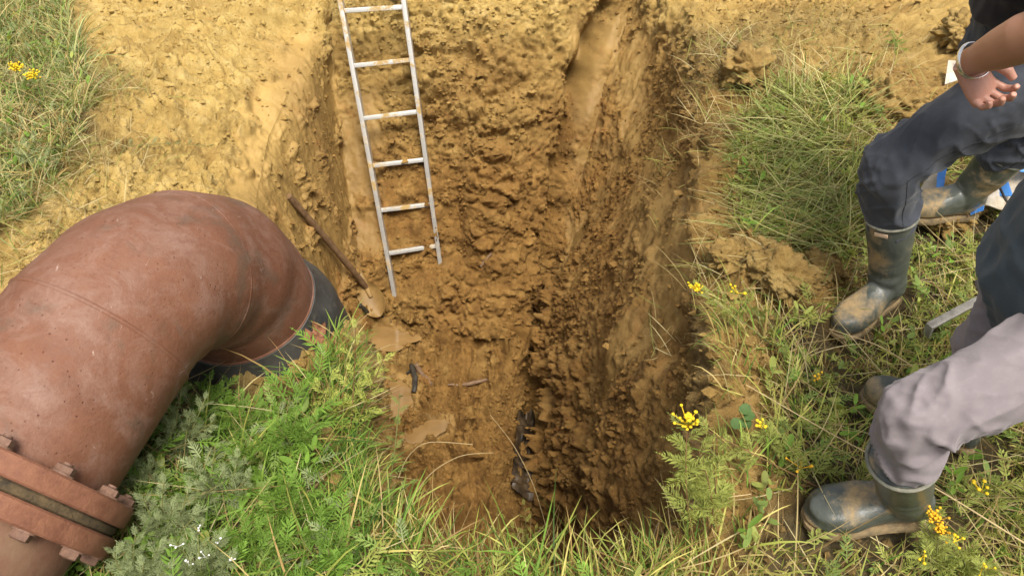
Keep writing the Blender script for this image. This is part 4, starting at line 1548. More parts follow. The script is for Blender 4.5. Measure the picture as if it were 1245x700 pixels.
def body_mesh(parent, spec, voxel, mat, skin_cols):
    mb = MB()
    P = {k: np.asarray(v, float) for k, v in spec.items() if k in ('pelvis', 'chest', 'neck', 'head', 'face')}
    hands = []
    # trunk, neck and head
    mb.tube([P['pelvis'], lerp(P['pelvis'], P['chest'], .45), P['chest'], lerp(P['chest'], P['neck'], .6), P['neck'], lerp(P['neck'], P['head'], .5)],
            [(.10, .13), (.095, .125), (.105, .15), (.085, .13), (.055, .055), (.055, .055)], 20, ref=P['face'])
    fdir = nrm(P['face'])
    hu = nrm(P['head'] - P['neck']); hu = nrm(hu - fdir * (hu @ fdir)); hs = np.cross(hu, fdir)
    hc = P['head']
    # skull, jaw, nose, brow, ears, lips
    mb.tube([hc - hu * .115 + fdir * .03, hc - hu * .075 + fdir * .02, hc - hu * .02, hc + hu * .04 - fdir * .01, hc + hu * .085 - fdir * .015, hc + hu * .112 - fdir * .015],
            [(.025, .03), (.062, .055), (.090, .070), (.096, .075), (.075, .062), (.028, .028)], 20, ref=fdir)
    mb.tube([hc + hu * .015 + fdir * .088, hc - hu * .012 + fdir * .102, hc - hu * .03 + fdir * .112, hc - hu * .036 + fdir * .088], [.008, .011, .015, .010], 10)
    mb.tube([hc + hu * .026 + fdir * .085 - hs * .045, hc + hu * .03 + fdir * .093, hc + hu * .026 + fdir * .085 + hs * .045], [.008, .010, .008], 8)
    mb.tube([hc - hu * .066 + fdir * .078 - hs * .022, hc - hu * .064 + fdir * .092, hc - hu * .066 + fdir * .078 + hs * .022], [.006, .009, .006], 8)
    for sg in (-1, 1):
        mb.tube([hc + hs * sg * .074 + hu * .025 - fdir * .012, hc + hs * sg * .085 + hu * .005 - fdir * .02, hc + hs * sg * .074 - hu * .028 - fdir * .006], [.010, .017, .009], 10)
    for arm in spec['arms']:
        s, e, w = [np.asarray(arm[k], float) for k in ('shoulder', 'elbow', 'wrist')]
        mb.tube([lerp(P['chest'], s, .45), s], [.085, .062], 14)
        mb.tube([s, lerp(s, e, .3), lerp(s, e, .7), e], [.062, .056, .050, .047], 16)
        mb.tube([e, lerp(e, w, .25), lerp(e, w, .55), lerp(e, w, .85), w], [.047, .052, .045, .033, .031], 16, flat=0.92)
        hm = MB(); hand(hm, w, arm)
        hands.append(remesh(hm.mesh('tmp_hand'), 0.0024, 3, 0.5))
    for (h, k, a) in spec['legs']:
        h, k, a = [np.asarray(q, float) for q in (h, k, a)]
        mb.tube([lerp(P['pelvis'], h, .5), h, lerp(h, k, .5), k, lerp(k, a, .35), a], [.085, .075, .062, .048, .046, .035], 14)
    me = remesh(mb.mesh('tmp'), voxel, 4, 0.5)
    bm = bmesh.new(); bm.from_mesh(me)
    for hm in hands: bm.from_mesh(hm)
    bm.to_mesh(me); bm.free()
    me.polygons.foreach_set('use_smooth', np.full(len(me.polygons), True))
    V = get_v(me)
    col = np.tile(np.array([[skin_cols[0]]]), (len(V), 1, 1)).reshape(-1, 3)
    for arm in spec['arms']:
        w = np.asarray(arm['wrist'], float)
        d = np.linalg.norm(V - w - nrm(arm['dir']) * .09, axis=1)
        k = sstep(.135, .085, d)[:, None]
        col = col * (1 - k) + np.array(skin_cols[1]) * k
    at = me.color_attributes.new('Col', 'FLOAT_COLOR', 'POINT')
    c = np.ones((len(V), 4), np.float32); c[:, :3] = col
    at.data.foreach_set('color', c.ravel())
    set_v(me, V - np.array(parent_origin(parent)))
    o = link('body', me, mat, parent)
    # eyes and hair
    for sg in (-1, 1):
        ev, ef = ico(2)
        MB().add(hc + hu * .008 + fdir * .082 + hs * sg * .032 + ev * .0125, [tuple(f) for f in ef]).build('eye', M['eye'], parent)
    hv, hf = ico(4)
    keep = (hv @ np.array([0, 0, 1.])) > -0.25
    loc = hv
    H = hc + (loc[:, :1] * fdir * .100 + loc[:, 1:2] * hs * .083 + loc[:, 2:] * hu * .118) - fdir * .014
    cutf = (loc[:, 2] > 0.22) | ((loc[:, 0] < 0.12) & (loc[:, 2] > -0.55))
    H = H + (fbm(loc * 9, 3, 611) * .006)[:, None] * loc
    F = [tuple(f) for f in hf if cutf[f].all()]
    MB().add(H, F).build('hair', M['hair'], parent)
    return o


def hand(mb, w, arm):
    """palm, four bent fingers of unequal length and a thumb from the side of the palm"""
    h = nrm(arm['dir']); n = nrm(np.asarray(arm['palm'], float)); n = nrm(n - h * (n @ h))
    s = np.cross(h, n) * arm.get('thumb_side', 1)
    k = arm.get('hand_scale', 1.0)
    curl = arm.get('curl', 0.35)
    mb.tube([w - h * .01 * k, w + h * .03 * k, w + h * .065 * k, w + h * .095 * k], [(.030 * k, .020 * k), (.037 * k, .0185 * k), (.042 * k, .0165 * k), (.041 * k, .013 * k)], 16, ref=s)
    for i, (off, ln, r) in enumerate([(.0335, .068, .0088), (.0115, .078, .0092), (-.0110, .073, .0089), (-.0320, .058, .0079)]):
        b = w + h * (.086 - .004 * abs(i - 1)) * k + s * off * k
        dr = nrm(h + s * (off * 4.0))
        pts, d, p = [b - dr * .02 * k], dr, b
        pts.append(b)
        ang = 0.0
        for j, fr in enumerate((.46, .30, .24)):
            ang += curl * (0.75, 1.15, 0.9)[j] * (1 + .08 * i)
            dd = nrm(dr * math.cos(ang) + n * math.sin(ang))
            q = p + dd * ln * fr * k
            pts.append(lerp(p, q, .5)); pts.append(q)
            p = q
        mb.tube(pts, [r * k * q for q in (.95, 1.05, .98, 1.04, .94, .98, .90, .72)], 12)
    b = w + h * .022 * k + s * .026 * k
    t1 = b + (h * .026 + s * .024 + n * .014) * k
    t2 = t1 + (h * .030 + s * .008 + n * .012) * k
    t3 = t2 + (h * .022 - s * .002 + n * .004) * k
    mb.tube([b, lerp(b, t1, .5), t1, t2, t3], [.016 * k, .0155 * k, .0125 * k, .0118 * k, .0085 * k], 12)


def shirt(name, mat, parent, spec, voxel, wr, seed):
    mb = MB()
    rings = spec['trunk']
    mb.tube([r[0] for r in rings], [r[1] for r in rings], 26, ref=spec['ref'])
    for (s, e, r0, r1) in spec['sleeves']:
        s, e = np.asarray(s, float), np.asarray(e, float)
        c = np.asarray(spec['chest'], float)
        mb.tube([lerp(c, s, .4), s, lerp(s, e, .5), e], [.11, r0 * 1.06, r0, r1], 18)
    me = remesh(mb.mesh('tmp'), voxel, 8, 0.6)
    V, N = get_v(me), get_n(me)
    D = wr * (1 - 2 * np.abs(vnoise(V * np.array([9, 9, 17]) + seed, seed))) + 0.4 * wr * (1 - 2 * np.abs(vnoise(V * np.array([22, 22, 30]) + seed, seed + 1)))
    set_v(me, V + N * D[:, None] - np.array(parent_origin(parent)))
    return link(name, me, mat, parent)


mat_edge = mat_simple('boot_edge_rubber', (0.10, 0.11, 0.09), (0.26, 0.24, 0.18), 40, 0.6, 0, 0.2, 0.002)
M['boot_a'] = mat_boot('rubber_boot_grey', (0.024, 0.034, 0.029))
M['boot_b'] = mat_boot('rubber_boot_green', (0.016, 0.025, 0.021))
M['sole'] = mat_simple('mud_caked_sole', (0.11, 0.085, 0.05), (0.30, 0.21, 0.105), 30, 0.9, 0, 0.7, 0.005)
M['jeans'] = mat_cloth('dark_denim', (0.030, 0.034, 0.043), (0.062, 0.068, 0.082))
M['seam'] = mat_simple('dark_stitching', (0.012, 0.013, 0.016), (0.05, 0.052, 0.058), 200, 0.9, 0, 0.1)
M['grey_trousers'] = mat_cloth('mauve_grey_cotton', (0.165, 0.142, 0.148), (0.225, 0.195, 0.20))
M['seam_b'] = mat_simple('grey_stitching', (0.12, 0.10, 0.10), (0.20, 0.17, 0.17), 200, 0.9, 0, 0.1)
M['black_shirt'] = mat_cloth('black_jersey', (0.010, 0.009, 0.011), (0.017, 0.015, 0.018))
M['sleeve_grey'] = mat_cloth('charcoal_jersey', (0.05, 0.052, 0.06), (0.075, 0.078, 0.088))
M['blue_shirt'] = mat_cloth('slate_blue_jersey', (0.030, 0.045, 0.058), (0.045, 0.064, 0.080))
M['skin'] = mat_skin()
M['eye'] = mat_simple('dark_eye', (0.02, 0.012, 0.008), (0.03, 0.02, 0.012), 10, 0.15, 0, 0)
M['hair'] = mat_simple('dark_hair', (0.008, 0.006, 0.005), (0.03, 0.022, 0.016), 60, 0.55, 0, 0.8, 0.006)
M['bangle'] = mat_simple('polished_metal', (0.72, 0.71, 0.70), (0.85, 0.84, 0.82), 40, 0.22, 0.9, 0)
M['label_cream'] = mat_simple('cream_label', (0.60, 0.40, 0.26), (0.72, 0.55, 0.38), 60, 0.6, 0, 0)

# ---- the one in dark jeans, bending forward at the right edge of the pit
g1 = ground_z(1.08, 1.68)
h1, t1_ = px(1088, 352, 0.01), px(1016, 404, 0.01)
for q_ in (h1, t1_): q_[2] = max(ground_z(*h1[:2]), ground_z(*t1_[:2])) + 0.012
d1 = thing('person', 'person in black T-shirt, dark jeans and grey rubber boots, hand on thigh', 'person', (1.08, 1.72, 0.0))
bt1 = pxd(1084, 262, 2.13)
b1, e1_ = boot('boot', M['boot_a'], M['sole'], d1, h1, t1_, bt1, 0.066, 0.34, seed=3)
b1['label'] = 'front boot, dusty grey rubber with a small cream label'
top, a_, b_, t_, r_ = e1_
# small cream maker's tab on the shaft, facing the photographer
vd = nrm(CC - top); vd = nrm(vd - t_ * (vd @ t_)); sdv = np.cross(t_, vd)
dr = nrm(vd * math.cos(.35) - sdv * math.sin(.35)) if ((np.cross(t_, vd)) @ CR) > 0 else nrm(vd * math.cos(.35) + sdv * math.sin(.35))
tx = np.cross(t_, dr)
MB().box(top - t_ * 0.022 + dr * (r_ + 0.001), tx, dr, t_, 0.036, 0.003, 0.012, 0.001).build('label_tab', M['label_cream'], b1)
kn1 = pxd(1085, 200, 2.03)
hip1 = pxd(1262, 95, 1.86)
an2, tp2 = px(1148, 246, 0.10), pxd(1222, 186, 2.36)
heel2, toe2 = px(1182, 262, 0.06), px(1108, 262, 0.09)
b2, e2_ = boot('boot', M['boot_a'], M['sole'], d1, heel2, toe2, tp2, 0.068, 0.34, seed=5, length=0.28)
b2['label'] = 'rear boot, caked with pale mud, planted on a clod'
kn2 = tp2 + nrm(tp2 - an2) * 0.13
hip2 = hip1 + np.array([0.03, 0.24, 0.02])
trousers('jeans', M['jeans'], d1, (hip1, hip2, (hip1 + hip2) / 2 + np.array([-.03, 0, .15])),
         [dict(hip=hip1, knee=kn1, cuff=lerp(kn1, bt1, 1.0) + nrm(bt1 - kn1) * 0.05), dict(hip=hip2, knee=kn2, cuff=tp2 + nrm(an2 - tp2) * 0.05)], 0.0055, 0.0150, 4, M['seam'])
pel1 = (hip1 + hip2) / 2 + np.array([-.01, 0, .06])
wr1 = pxd(1174, 78, 1.70)
el1 = pxd(1274, 34, 1.50)
chest1 = pel1 + np.array([-.10, -.05, .36])
neck1 = chest1 + np.array([-.09, -.03, .22])
sh1 = el1 + nrm(np.array([.30, .42, .86])) * 0.29
hand_dir1 = nrm(CR * .62 - CU * .62 + CF * .30)
THUMB = 1 if np.cross(hand_dir1, -CF) @ CU > 0 else -1      # thumb on the upper side
spec1 = dict(pelvis=pel1, chest=chest1, neck=neck1, head=neck1 + np.array([-.07, -.02, .15]), face=nrm(np.array([-.85, -.25, -.45])), side=None,
             arms=[dict(shoulder=sh1, elbow=el1, wrist=wr1, dir=hand_dir1, palm=-CF + CU * .1, thumb_side=THUMB, curl=0.74, hand_scale=1.0),
                   dict(shoulder=chest1 + np.array([.0, .22, .12]), elbow=chest1 + np.array([.22, .32, -.10]), wrist=chest1 + np.array([.30, .14, -.22]), dir=(.2, -.7, -.6), palm=(0, -1, 0), curl=.3)],
             legs=[(hip1, kn1, kn1 + nrm(bt1 - kn1) * .3), (hip2, kn2, tp2 + nrm(an2 - tp2) * .1)])
body_mesh(d1, spec1, 0.006, M['skin'], [(0.37, 0.19, 0.115), (0.50, 0.265, 0.20)])
shirt('t_shirt', M['black_shirt'], d1, dict(ref=(-1, 0, 0), chest=chest1, trunk=[(pel1 + np.array([-.005, -.005, .045]), (.138, .178)), (pel1 + np.array([-.02, -.01, .13]), (.130, .168)), (lerp(pel1, chest1, .6), (.126, .164)), (chest1, (.13, .175)), (lerp(chest1, neck1, .55), (.11, .16)), (lerp(chest1, neck1, .85), (.07, .08))],
      sleeves=[(sh1, lerp(sh1, el1, .55), .072, .074), (chest1 + np.array([.0, .22, .12]), lerp(chest1 + np.array([.0, .22, .12]), chest1 + np.array([.22, .32, -.10]), .6), .072, .07)]), 0.007, 0.005, 12)
# bangle
fa_ = nrm(wr1 - el1)
fa1_, fa2_, _ = frame(fa_, (0, 0, 1))
cb2 = wr1 - fa_ * 0.022
MB().tube([cb2 + (fa1_ * math.cos(g) * .040 + fa2_ * math.sin(g) * .041) + fa_ * .004 * math.sin(g * 2) for g in np.linspace(0, 2 * math.pi, 41)], [(0.0022, 0.0058)] * 41, 10, ref=fa1_, caps=False).build('bangle', M['bangle'], d1)

# ---- the one in grey trousers, nearer the camera
d2 = thing('person', 'person in slate blue top, mauve grey trousers and dark green boots at lower corner', 'person', (0.80, 0.95, 0.0))
h3, t3_ = px(1106, 648, 0.012), px(952, 656, 0.012)
for q_ in (h3, t3_): q_[2] = max(ground_z(*h3[:2]), ground_z(*t3_[:2])) + 0.012
bt3 = pxd(1098, 556, 1.45)
b3, e3_ = boot('boot', M['boot_b'], M['sole'], d2, h3, t3_, bt3, 0.062, 0.26, seed=7, length=0.27)
b3['label'] = 'near boot, dark green rubber, toe towards the pit'
kn3 = pxd(1118, 511, 1.36)
hip3 = pxd(1330, 415, 1.30)
h4, t4_ = px(1205, 556, 0.03), px(1048, 476, 0.03)
for q_ in (h4, t4_): q_[2] = max(ground_z(*h4[:2]), ground_z(*t4_[:2])) + 0.012
h4 = t4_ + (h4 - t4_) / np.linalg.norm(h4 - t4_) * 0.285
bt4 = px(1200, 470, 0.33)
b4, e4_ = boot('boot', M['boot_b'], M['sole'], d2, h4, t4_, bt4, 0.068, 0.30, seed=9, length=0.285)
b4['label'] = 'far boot, toe and heel showing beyond the trouser leg'
kn4 = pxd(1215, 425, 1.53)
hip4 = hip3 + np.array([0.05, 0.24, 0.03])
trousers('trousers', M['grey_trousers'], d2, (hip3, hip4, (hip3 + hip4) / 2 + np.array([.07, 0, .05])),
         [dict(hip=hip3, knee=kn3, cuff=bt3 + nrm(bt3 - kn3) * 0.012, scale=0.88), dict(hip=hip4, knee=kn4, cuff=bt4 + np.array([0, 0, -.05]), scale=0.95)], 0.0052, 0.0150, 9, M['seam_b'])
pel2 = (hip3 + hip4) / 2 + np.array([.03, -.03, .0])
chest2 = pel2 + np.array([.14, -.06, .33])
neck2 = chest2 + np.array([-.08, -.04, .22])
shL, shR = chest2 + np.array([.03, -.20, .12]), chest2 + np.array([.03, .20, .12])
spec2 = dict(pelvis=pel2, chest=chest2, neck=neck2, head=neck2 + np.array([-.07, 0, .15]), face=nrm(np.array([-.88, .1, -.4])), side=None,
             arms=[dict(shoulder=shL, elbow=shL + np.array([.14, -.06, -.25]), wrist=shL + np.array([.10, .06, -.48]), dir=(-.2, .3, -.9), palm=(-1, 0, 0), curl=.3),
                   dict(shoulder=shR, elbow=shR + np.array([.16, .05, -.25]), wrist=shR + np.array([.12, -.02, -.49]), dir=(-.2, -.2, -.9), palm=(-1, 0, 0), curl=.3)],
             legs=[(hip3, kn3, bt3), (hip4, kn4, bt4)])
body_mesh(d2, spec2, 0.008, M['skin'], [(0.42, 0.20, 0.105), (0.50, 0.25, 0.16)])
shirt('sweatshirt', M['blue_shirt'], d2, dict(ref=(-1, 0, 0), chest=chest2, trunk=[(pel2 + np.array([.01, .01, -.06]), (.140, .235)), (pel2 + np.array([-.01, .01, -.02]), (.160, .245)), (pel2 + np.array([0, .01, .08]), (.165, .235)), (lerp(pel2, chest2, .6), (.138, .175)), (chest2, (.135, .18)), (lerp(chest2, neck2, .55), (.11, .16)), (lerp(chest2, neck2, .85), (.07, .08))],
      sleeves=[(shL, shL + np.array([.13, -.055, -.23]), .072, .062), (shR, shR + np.array([.15, .045, -.23]), .072, .062)]), 0.007, 0.006, 15)

# ------------------------------------------------------------------ grass
GREENS = dict(lush=np.array([[.080, .150, .024], [.125, .215, .036], [.180, .265, .052], [.055, .105, .020]]),
              yellow=np.array([[.235, .255, .060], [.315, .310, .085], [.165, .200, .048], [.40, .355, .125]]),
              grey=np.array([[.21, .25, .105], [.28, .31, .135], [.15, .19, .075], [.34, .34, .16]]),
              straw=np.array([[.42, .33, .15], [.33, .245, .10], [.50, .42, .22], [.26, .17, .07]]))


def blades(P, az, L, W, lean, curl, col, seg=4, wav=None):
    n = len(P)
    t = np.linspace(0, 1, seg + 1)
    th = lean[:, None] + curl[:, None] * t[None] ** 1.3          # angle from the vertical
    th = np.minimum(th, 2.3)
    step = (L / seg)[:, None]
    dh = np.sin(th[:, :-1]) * step; dz = np.cos(th[:, :-1]) * step
    H = np.concatenate([np.zeros((n, 1)), np.cumsum(dh, 1)], 1)
    Z = np.concatenate([np.zeros((n, 1)), np.cumsum(dz, 1)], 1)
    sb = (wav if wav is not None else RNG.normal(0, .12, n))[:, None] * L[:, None] * t[None] ** 2
    ca_, sa_ = np.cos(az)[:, None], np.sin(az)[:, None]
    C = np.stack([P[:, :1] + H * ca_ - sb * sa_, P[:, 1:2] + H * sa_ + sb * ca_, P[:, 2:3] + Z], -1)
    tw = RNG.uniform(-.9, .9, n)[:, None] + RNG.normal(0, .5, n)[:, None] * t[None]
    # width direction: sideways, twisted about the blade
    wx = -sa_ * np.cos(tw) ; wy = ca_ * np.cos(tw); wz = np.sin(tw)
    wd = np.stack([wx, wy, wz], -1)
    prof = np.array([.75, 1.0, .9, .62, 0.0]) if seg == 4 else np.interp(t, [0, .3, .7, 1], [.8, 1, .7, 0])
    hw = (W[:, None] / 2) * prof[None]
    A = C + wd * hw[..., None]; B = C - wd * hw[..., None]
    V = np.concatenate([np.stack([A[:, :-1], B[:, :-1]], 2).reshape(n, -1, 3), C[:, -1:]], 1)
    k = 2 * seg + 1
    q = np.array([[2 * i, 2 * i + 1, 2 * i + 3, 2 * i + 2] for i in range(seg - 1)])
    tr = np.array([[2 * seg - 2, 2 * seg - 1, 2 * seg]])
    off = (np.arange(n) * k)[:, None, None]
    tc = np.concatenate([np.repeat(t[:-1], 2), [1.0]])
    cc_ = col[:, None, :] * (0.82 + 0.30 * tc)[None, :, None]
    return V.reshape(-1, 3), (q[None] + off).reshape(-1, 4), (tr[None] + off).reshape(-1, 3), cc_.reshape(-1, 3)


class Acc:
    def __init__(self): self.v, self.q, self.t, self.c, self.n = [], [], [], [], 0

    def add(self, V, q, t, c):
        self.v.append(V); self.c.append(c)
        if q is not None and len(q): self.q.append(q + self.n)
        if t is not None and len(t): self.t.append(t + self.n)
        self.n += len(V)

    def mesh(self, name):
        return mesh_np(name, np.concatenate(self.v), np.concatenate(self.q) if self.q else None, np.concatenate(self.t) if self.t else None, np.clip(np.concatenate(self.c), 0, 1))


FEET = [(h1, t1_), (h3, t3_), (h4, t4_), (heel2, toe2)]


def seg2(P, a, b_):
    a, b_ = np.asarray(a)[:2], np.asarray(b_)[:2]
    d = b_ - a
    t = np.clip(((P[:, :2] - a) @ d) / (d @ d), -.06, 1.06)
    q = a + t[:, None] * d
    return np.hypot(*(P[:, :2] - q).T)


def trod(P):
    """how short the grass is kept: trampled round the feet and on the right bank"""
    f = np.ones(len(P))
    for (a, b_) in FEET: f = np.minimum(f, 0.35 + 0.65 * sstep(.07, .22, seg2(P, a, b_)))
    return f * (1 - 0.22 * sstep(.3, .7, P[:, 0]))


def pick_turf(n, lo=0.0, box=(-3.4, 3.4, 0.15, 5.4), inside=1.0):
    out = []
    got = 0
    while got < n:
        P = np.stack([RNG.uniform(box[0], box[1], n), RNG.uniform(box[2], box[3], n)], 1)
        d = turf_mask(P)
        x, y, dd = proj(np.c_[P, np.zeros(n)])
        vis = (x > -120) & (x < 1365) & (y > -90) & (y < 800)
        keep = (d > lo) & (vis | (RNG.random(n) < 0.12))
        P = P[keep]
        out.append(P); got += len(P)
    P = np.concatenate(out)[:n]
    z = np.array([ground_z(a, b) for a, b in P])
    P3 = np.c_[P, z]
    # nothing grows through the pipe
    rel = P3 - A0
    s = np.clip(rel @ u, -1.6, .95)
    ok = np.linalg.norm(rel - s[:, None] * u, axis=1) > PR + 0.0
    ok &= z > -0.25
    ok &= np.hypot(P3[:, 0] - E0[0], P3[:, 1] - E0[1] - .03) > PR + .11
    for (a, b_) in FEET:
        ok &= seg2(P3, a, b_) > 0.058
    return P3[ok]


def zone(P):
    """1 in the lush lower left corner, 0 on the right bank"""
    return np.maximum(sstep(0.15, -0.45, P[:, 0]) * sstep(2.1, 1.5, P[:, 1]), 0.55 * sstep(.5, .1, P[:, 0]) * sstep(1.1, .95, P[:, 1]))


def colours(P, n, straw=0.2):
    z = zone(P)
    grey = sstep(-1.4, -1.7, P[:, 0]) * sstep(1.6, 2.2, P[:, 1])
    r = RNG.random(n) + 0.18 * fbm(np.c_[P[:, :2] * 3, np.zeros(n)], 2, 701)
    idx = RNG.integers(0, 4, n)
    c = GREENS['yellow'][idx]
    c = np.where((RNG.random(n) < z * .8)[:, None], GREENS['lush'][idx], c)
    c = np.where((RNG.random(n) < grey)[:, None], GREENS['grey'][idx], c)
    c = np.where(((RNG.random(n) < .22) & (z < .3))[:, None], GREENS['lush'][idx] * 1.2, c)
    st = straw * (1 - .5 * z)
    c = np.where((r < st)[:, None], GREENS['straw'][idx], c)
    return c * RNG.uniform(.8, 1.35, n)[:, None] * np.array([.98, .98, .85])


acc = Acc()
# matted undergrass
P = pick_turf(36000)
n = len(P)
flow = 2.4 * fbm(np.c_[P[:, :2] * 1.6, np.zeros(n)], 2, 711)
acc.add(*blades(P, RNG.uniform(0, 6.28, n) * .55 + flow, RNG.uniform(.04, .12, n) * trod(P), RNG.uniform(.0024, .0052, n), RNG.uniform(.3, 1.4, n), RNG.uniform(.2, 1.2, n), colours(P, n, .34)))
# taller blades
P = pick_turf(9000)
n = len(P)
flow = 2.4 * fbm(np.c_[P[:, :2] * 1.6, np.zeros(n)], 2, 711)
acc.add(*blades(P, RNG.normal(0, 1.1, n) + flow, RNG.uniform(.10, .27, n) * trod(P), RNG.uniform(.0028, .0058, n), RNG.uniform(.35, 1.35, n), RNG.uniform(.2, 1.2, n), colours(P, n, .25)))
# dry straw lying about
P = pick_turf(5000)
n = len(P)
acc.add(*blades(P + np.array([0, 0, .02]), RNG.uniform(0, 6.28, n), RNG.uniform(.10, .30, n), RNG.uniform(.0016, .0032, n), RNG.uniform(1.0, 1.5, n), RNG.uniform(-.2, .4, n), GREENS['straw'][RNG.integers(0, 4, n)] * RNG.uniform(.7, 1.2, n)[:, None]))
# blades hanging over the rim of the hole
rimV = VT.reshape(NR, NA, 3)[RIM + 6]
rim_ok = (rimV[:, 1] < 1.75) & (turf_mask(rimV[:, :2]) > -0.10) & ((rimV[:, 0] < .40) | (RNG.random(len(rimV)) < .25))
ri = np.where(rim_ok)[0]
pick = RNG.choice(ri, 1300)
P = rimV[pick] + RNG.normal(0, .03, (1300, 3)) * np.array([1, 1, .1])
inn = np.arctan2(2.2 - P[:, 1], -0.0 - P[:, 0])
n = len(P)
acc.add(*blades(P, inn + RNG.normal(0, .9, n), RNG.uniform(.05, .16, n), RNG.uniform(.002, .0045, n), RNG.uniform(.3, 1.3, n), RNG.uniform(.5, 1.9, n), colours(P, n, .2)))
# thin roots and straw dangling down the wall
pick = RNG.choice(ri, 350)
P = rimV[pick] + np.array([0, 0, -.02])
inn = np.arctan2(2.2 - P[:, 1], -0.0 - P[:, 0])
n = len(P)
acc.add(*blades(P, inn + RNG.normal(0, .5, n), RNG.uniform(.06, .2, n), RNG.uniform(.0012, .0022, n), RNG.uniform(.9, 1.5, n), RNG.uniform(.6, 1.4, n), GREENS['straw'][RNG.integers(0, 4, n)] * .8))
# sparse straw and grass scraps on the trodden spoil
for (x, y, rad, cnt) in [(960, 110, .40, 520), (900, 150, .28, 420), (1060, 90, .3, 160), (1000, 40, .35, 150), (880, 60, .25, 160), (120, 120, .18, 420), (90, 200, .2, 420), (60, 290, .25, 360), (930, 350, .22, 160), (870, 330, .14, 70), (830, 420, .10, 40)]:
    c0_, _ = hit(x, y)
    q = c0_[None, :2] + RNG.normal(0, rad * .6, (cnt, 2))
    z = np.array([ground_z(a, b) for a, b in q])
    k = z > -.4
    P = np.c_[q, z + .012][k]; n = len(P)
    c = np.where((RNG.random(n) < .6)[:, None], GREENS['straw'][RNG.integers(0, 4, n)], GREENS['yellow'][RNG.integers(0, 4, n)])
    acc.add(*blades(P, RNG.uniform(0, 6.28, n), RNG.uniform(.05, .20, n), RNG.uniform(.0015, .0035, n), RNG.uniform(.7, 1.5, n), RNG.uniform(-.1, .7, n), c))
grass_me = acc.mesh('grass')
tag(link('grass', grass_me, M['grass']), 'matted green and straw coloured grass round the pit', 'grass', kind='stuff')

# combed-over long grass on the right bank: one flattened tuft
acc = Acc()
def lying(cnt, x0, x1, y0, y1, az0, spread, l0, l1, cols, lean=(1.05, 1.45)):
    xs, ys = RNG.uniform(x0, x1, cnt), RNG.uniform(y0, y1, cnt)
    P = np.array([px(a, b, 0.02) for a, b in zip(xs, ys)])
    P[:, 2] = [ground_z(a, b) + .02 for a, b in P[:, :2]]
    n = cnt
    acc.add(*blades(P, az0 + RNG.normal(0, spread, n), RNG.uniform(l0, l1, n), RNG.uniform(.0028, .0052, n), RNG.uniform(lean[0], lean[1], n), RNG.uniform(-.25, .45, n), cols[RNG.integers(0, 4, n)] * RNG.uniform(.8, 1.25, n)[:, None], seg=5, wav=RNG.normal(0.05, .14, n)))
COOL = np.array([[.27, .31, .095], [.36, .375, .13], [.19, .23, .065], [.46, .42, .19]])
lying(240, 960, 1045, 175, 290, math.pi + .05, .42, .20, .42, COOL)
lying(160, 930, 1040, 215, 300, math.pi + .35, .55, .18, .40, COOL)
lying(150, 940, 1040, 130, 190, math.pi - .35, .7, .14, .40, COOL)
lying(260, 930, 1040, 130, 290, 0.2, 1.4, .12, .30, COOL, (.6, 1.3))
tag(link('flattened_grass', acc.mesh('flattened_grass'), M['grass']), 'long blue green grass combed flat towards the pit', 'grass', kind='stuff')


# ------------------------------------------------------------------ leafy plants
def pinnate(pairs, L, ll, lw, droop, col, toothed=False, seed=0):
    """a feathery leaf along +x, its face up"""
    r = np.random.default_rng(seed)
    V, T, Q, C = [], [], [], []

    def pt(s): return np.array([s * L, 0, -droop * L * s * s])
    n = 8
    for i in range(n):
        a, b = pt(i / n), pt((i + 1) / n)
        w0, w1 = .0011 * (1 - i / n) + .0004, .0011 * (1 - (i + 1) / n) + .0004
        k = len(V)
        V += [a + [0, w0, 0], a - [0, w0, 0], b - [0, w1, 0], b + [0, w1, 0]]
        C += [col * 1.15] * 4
        Q.append([k, k + 1, k + 2, k + 3])
    for i in range(pairs):
        s = .14 + .84 * (i + .3 * r.random()) / pairs
        sz = ll * (math.sin(min(1, s * 1.15 + .12) * math.pi) ** .6 + .12) * r.uniform(.8, 1.15)
        for sg in (-1, 1):
            b = pt(s)
            ang = 0.95 - .35 * s + r.normal(0, .1)
            d = np.array([math.cos(ang), sg * math.sin(ang), r.normal(.05, .18)])
            sd = np.array([-d[1], d[0], 0])
            tip = b + d * sz + np.array([0, 0, -.18 * sz])
            m = b + d * sz * .45
            k = len(V)
            V += [b, m + sd * lw * .5 + [0, 0, .12 * lw], tip, m - sd * lw * .5 + [0, 0, .12 * lw]]
            cvar = col * r.uniform(.8, 1.25)
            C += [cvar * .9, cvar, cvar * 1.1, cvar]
            T += [[k, k + 1, k + 2], [k, k + 2, k + 3]]
    return np.array(V), np.array(Q), np.array(T), np.array(C)


def leaf_mesh(name, *a, **k):
    V, Q, T, C = pinnate(*a, **k)
    me = mesh_np(name, V, Q, T, np.clip(C, 0, 1))
    me.materials.append(M['leaf'])
    return me


def round_leaf(L, W, col, seed=0):
    r = np.random.default_rng(seed)
    V, T, C = [np.zeros(3)], [], [col * .9]
    n = 12
    for k in range(n):
        g = 2 * math.pi * k / n
        V.append(np.array([L * .5 + L * .5 * math.cos(g), W * .5 * math.sin(g) * (1 + .15 * math.cos(g)), .10 * W * abs(math.sin(g)) + r.normal(0, .02 * W)]))
        C.append(col * r.uniform(.85, 1.15))
    V.append(np.array([L * .5, 0, -.02 * W])); C.append(col)
    for k in range(n): T.append([n + 1, 1 + k, 1 + (k + 1) % n])
    return np.array(V), None, np.array(T), np.array(C)


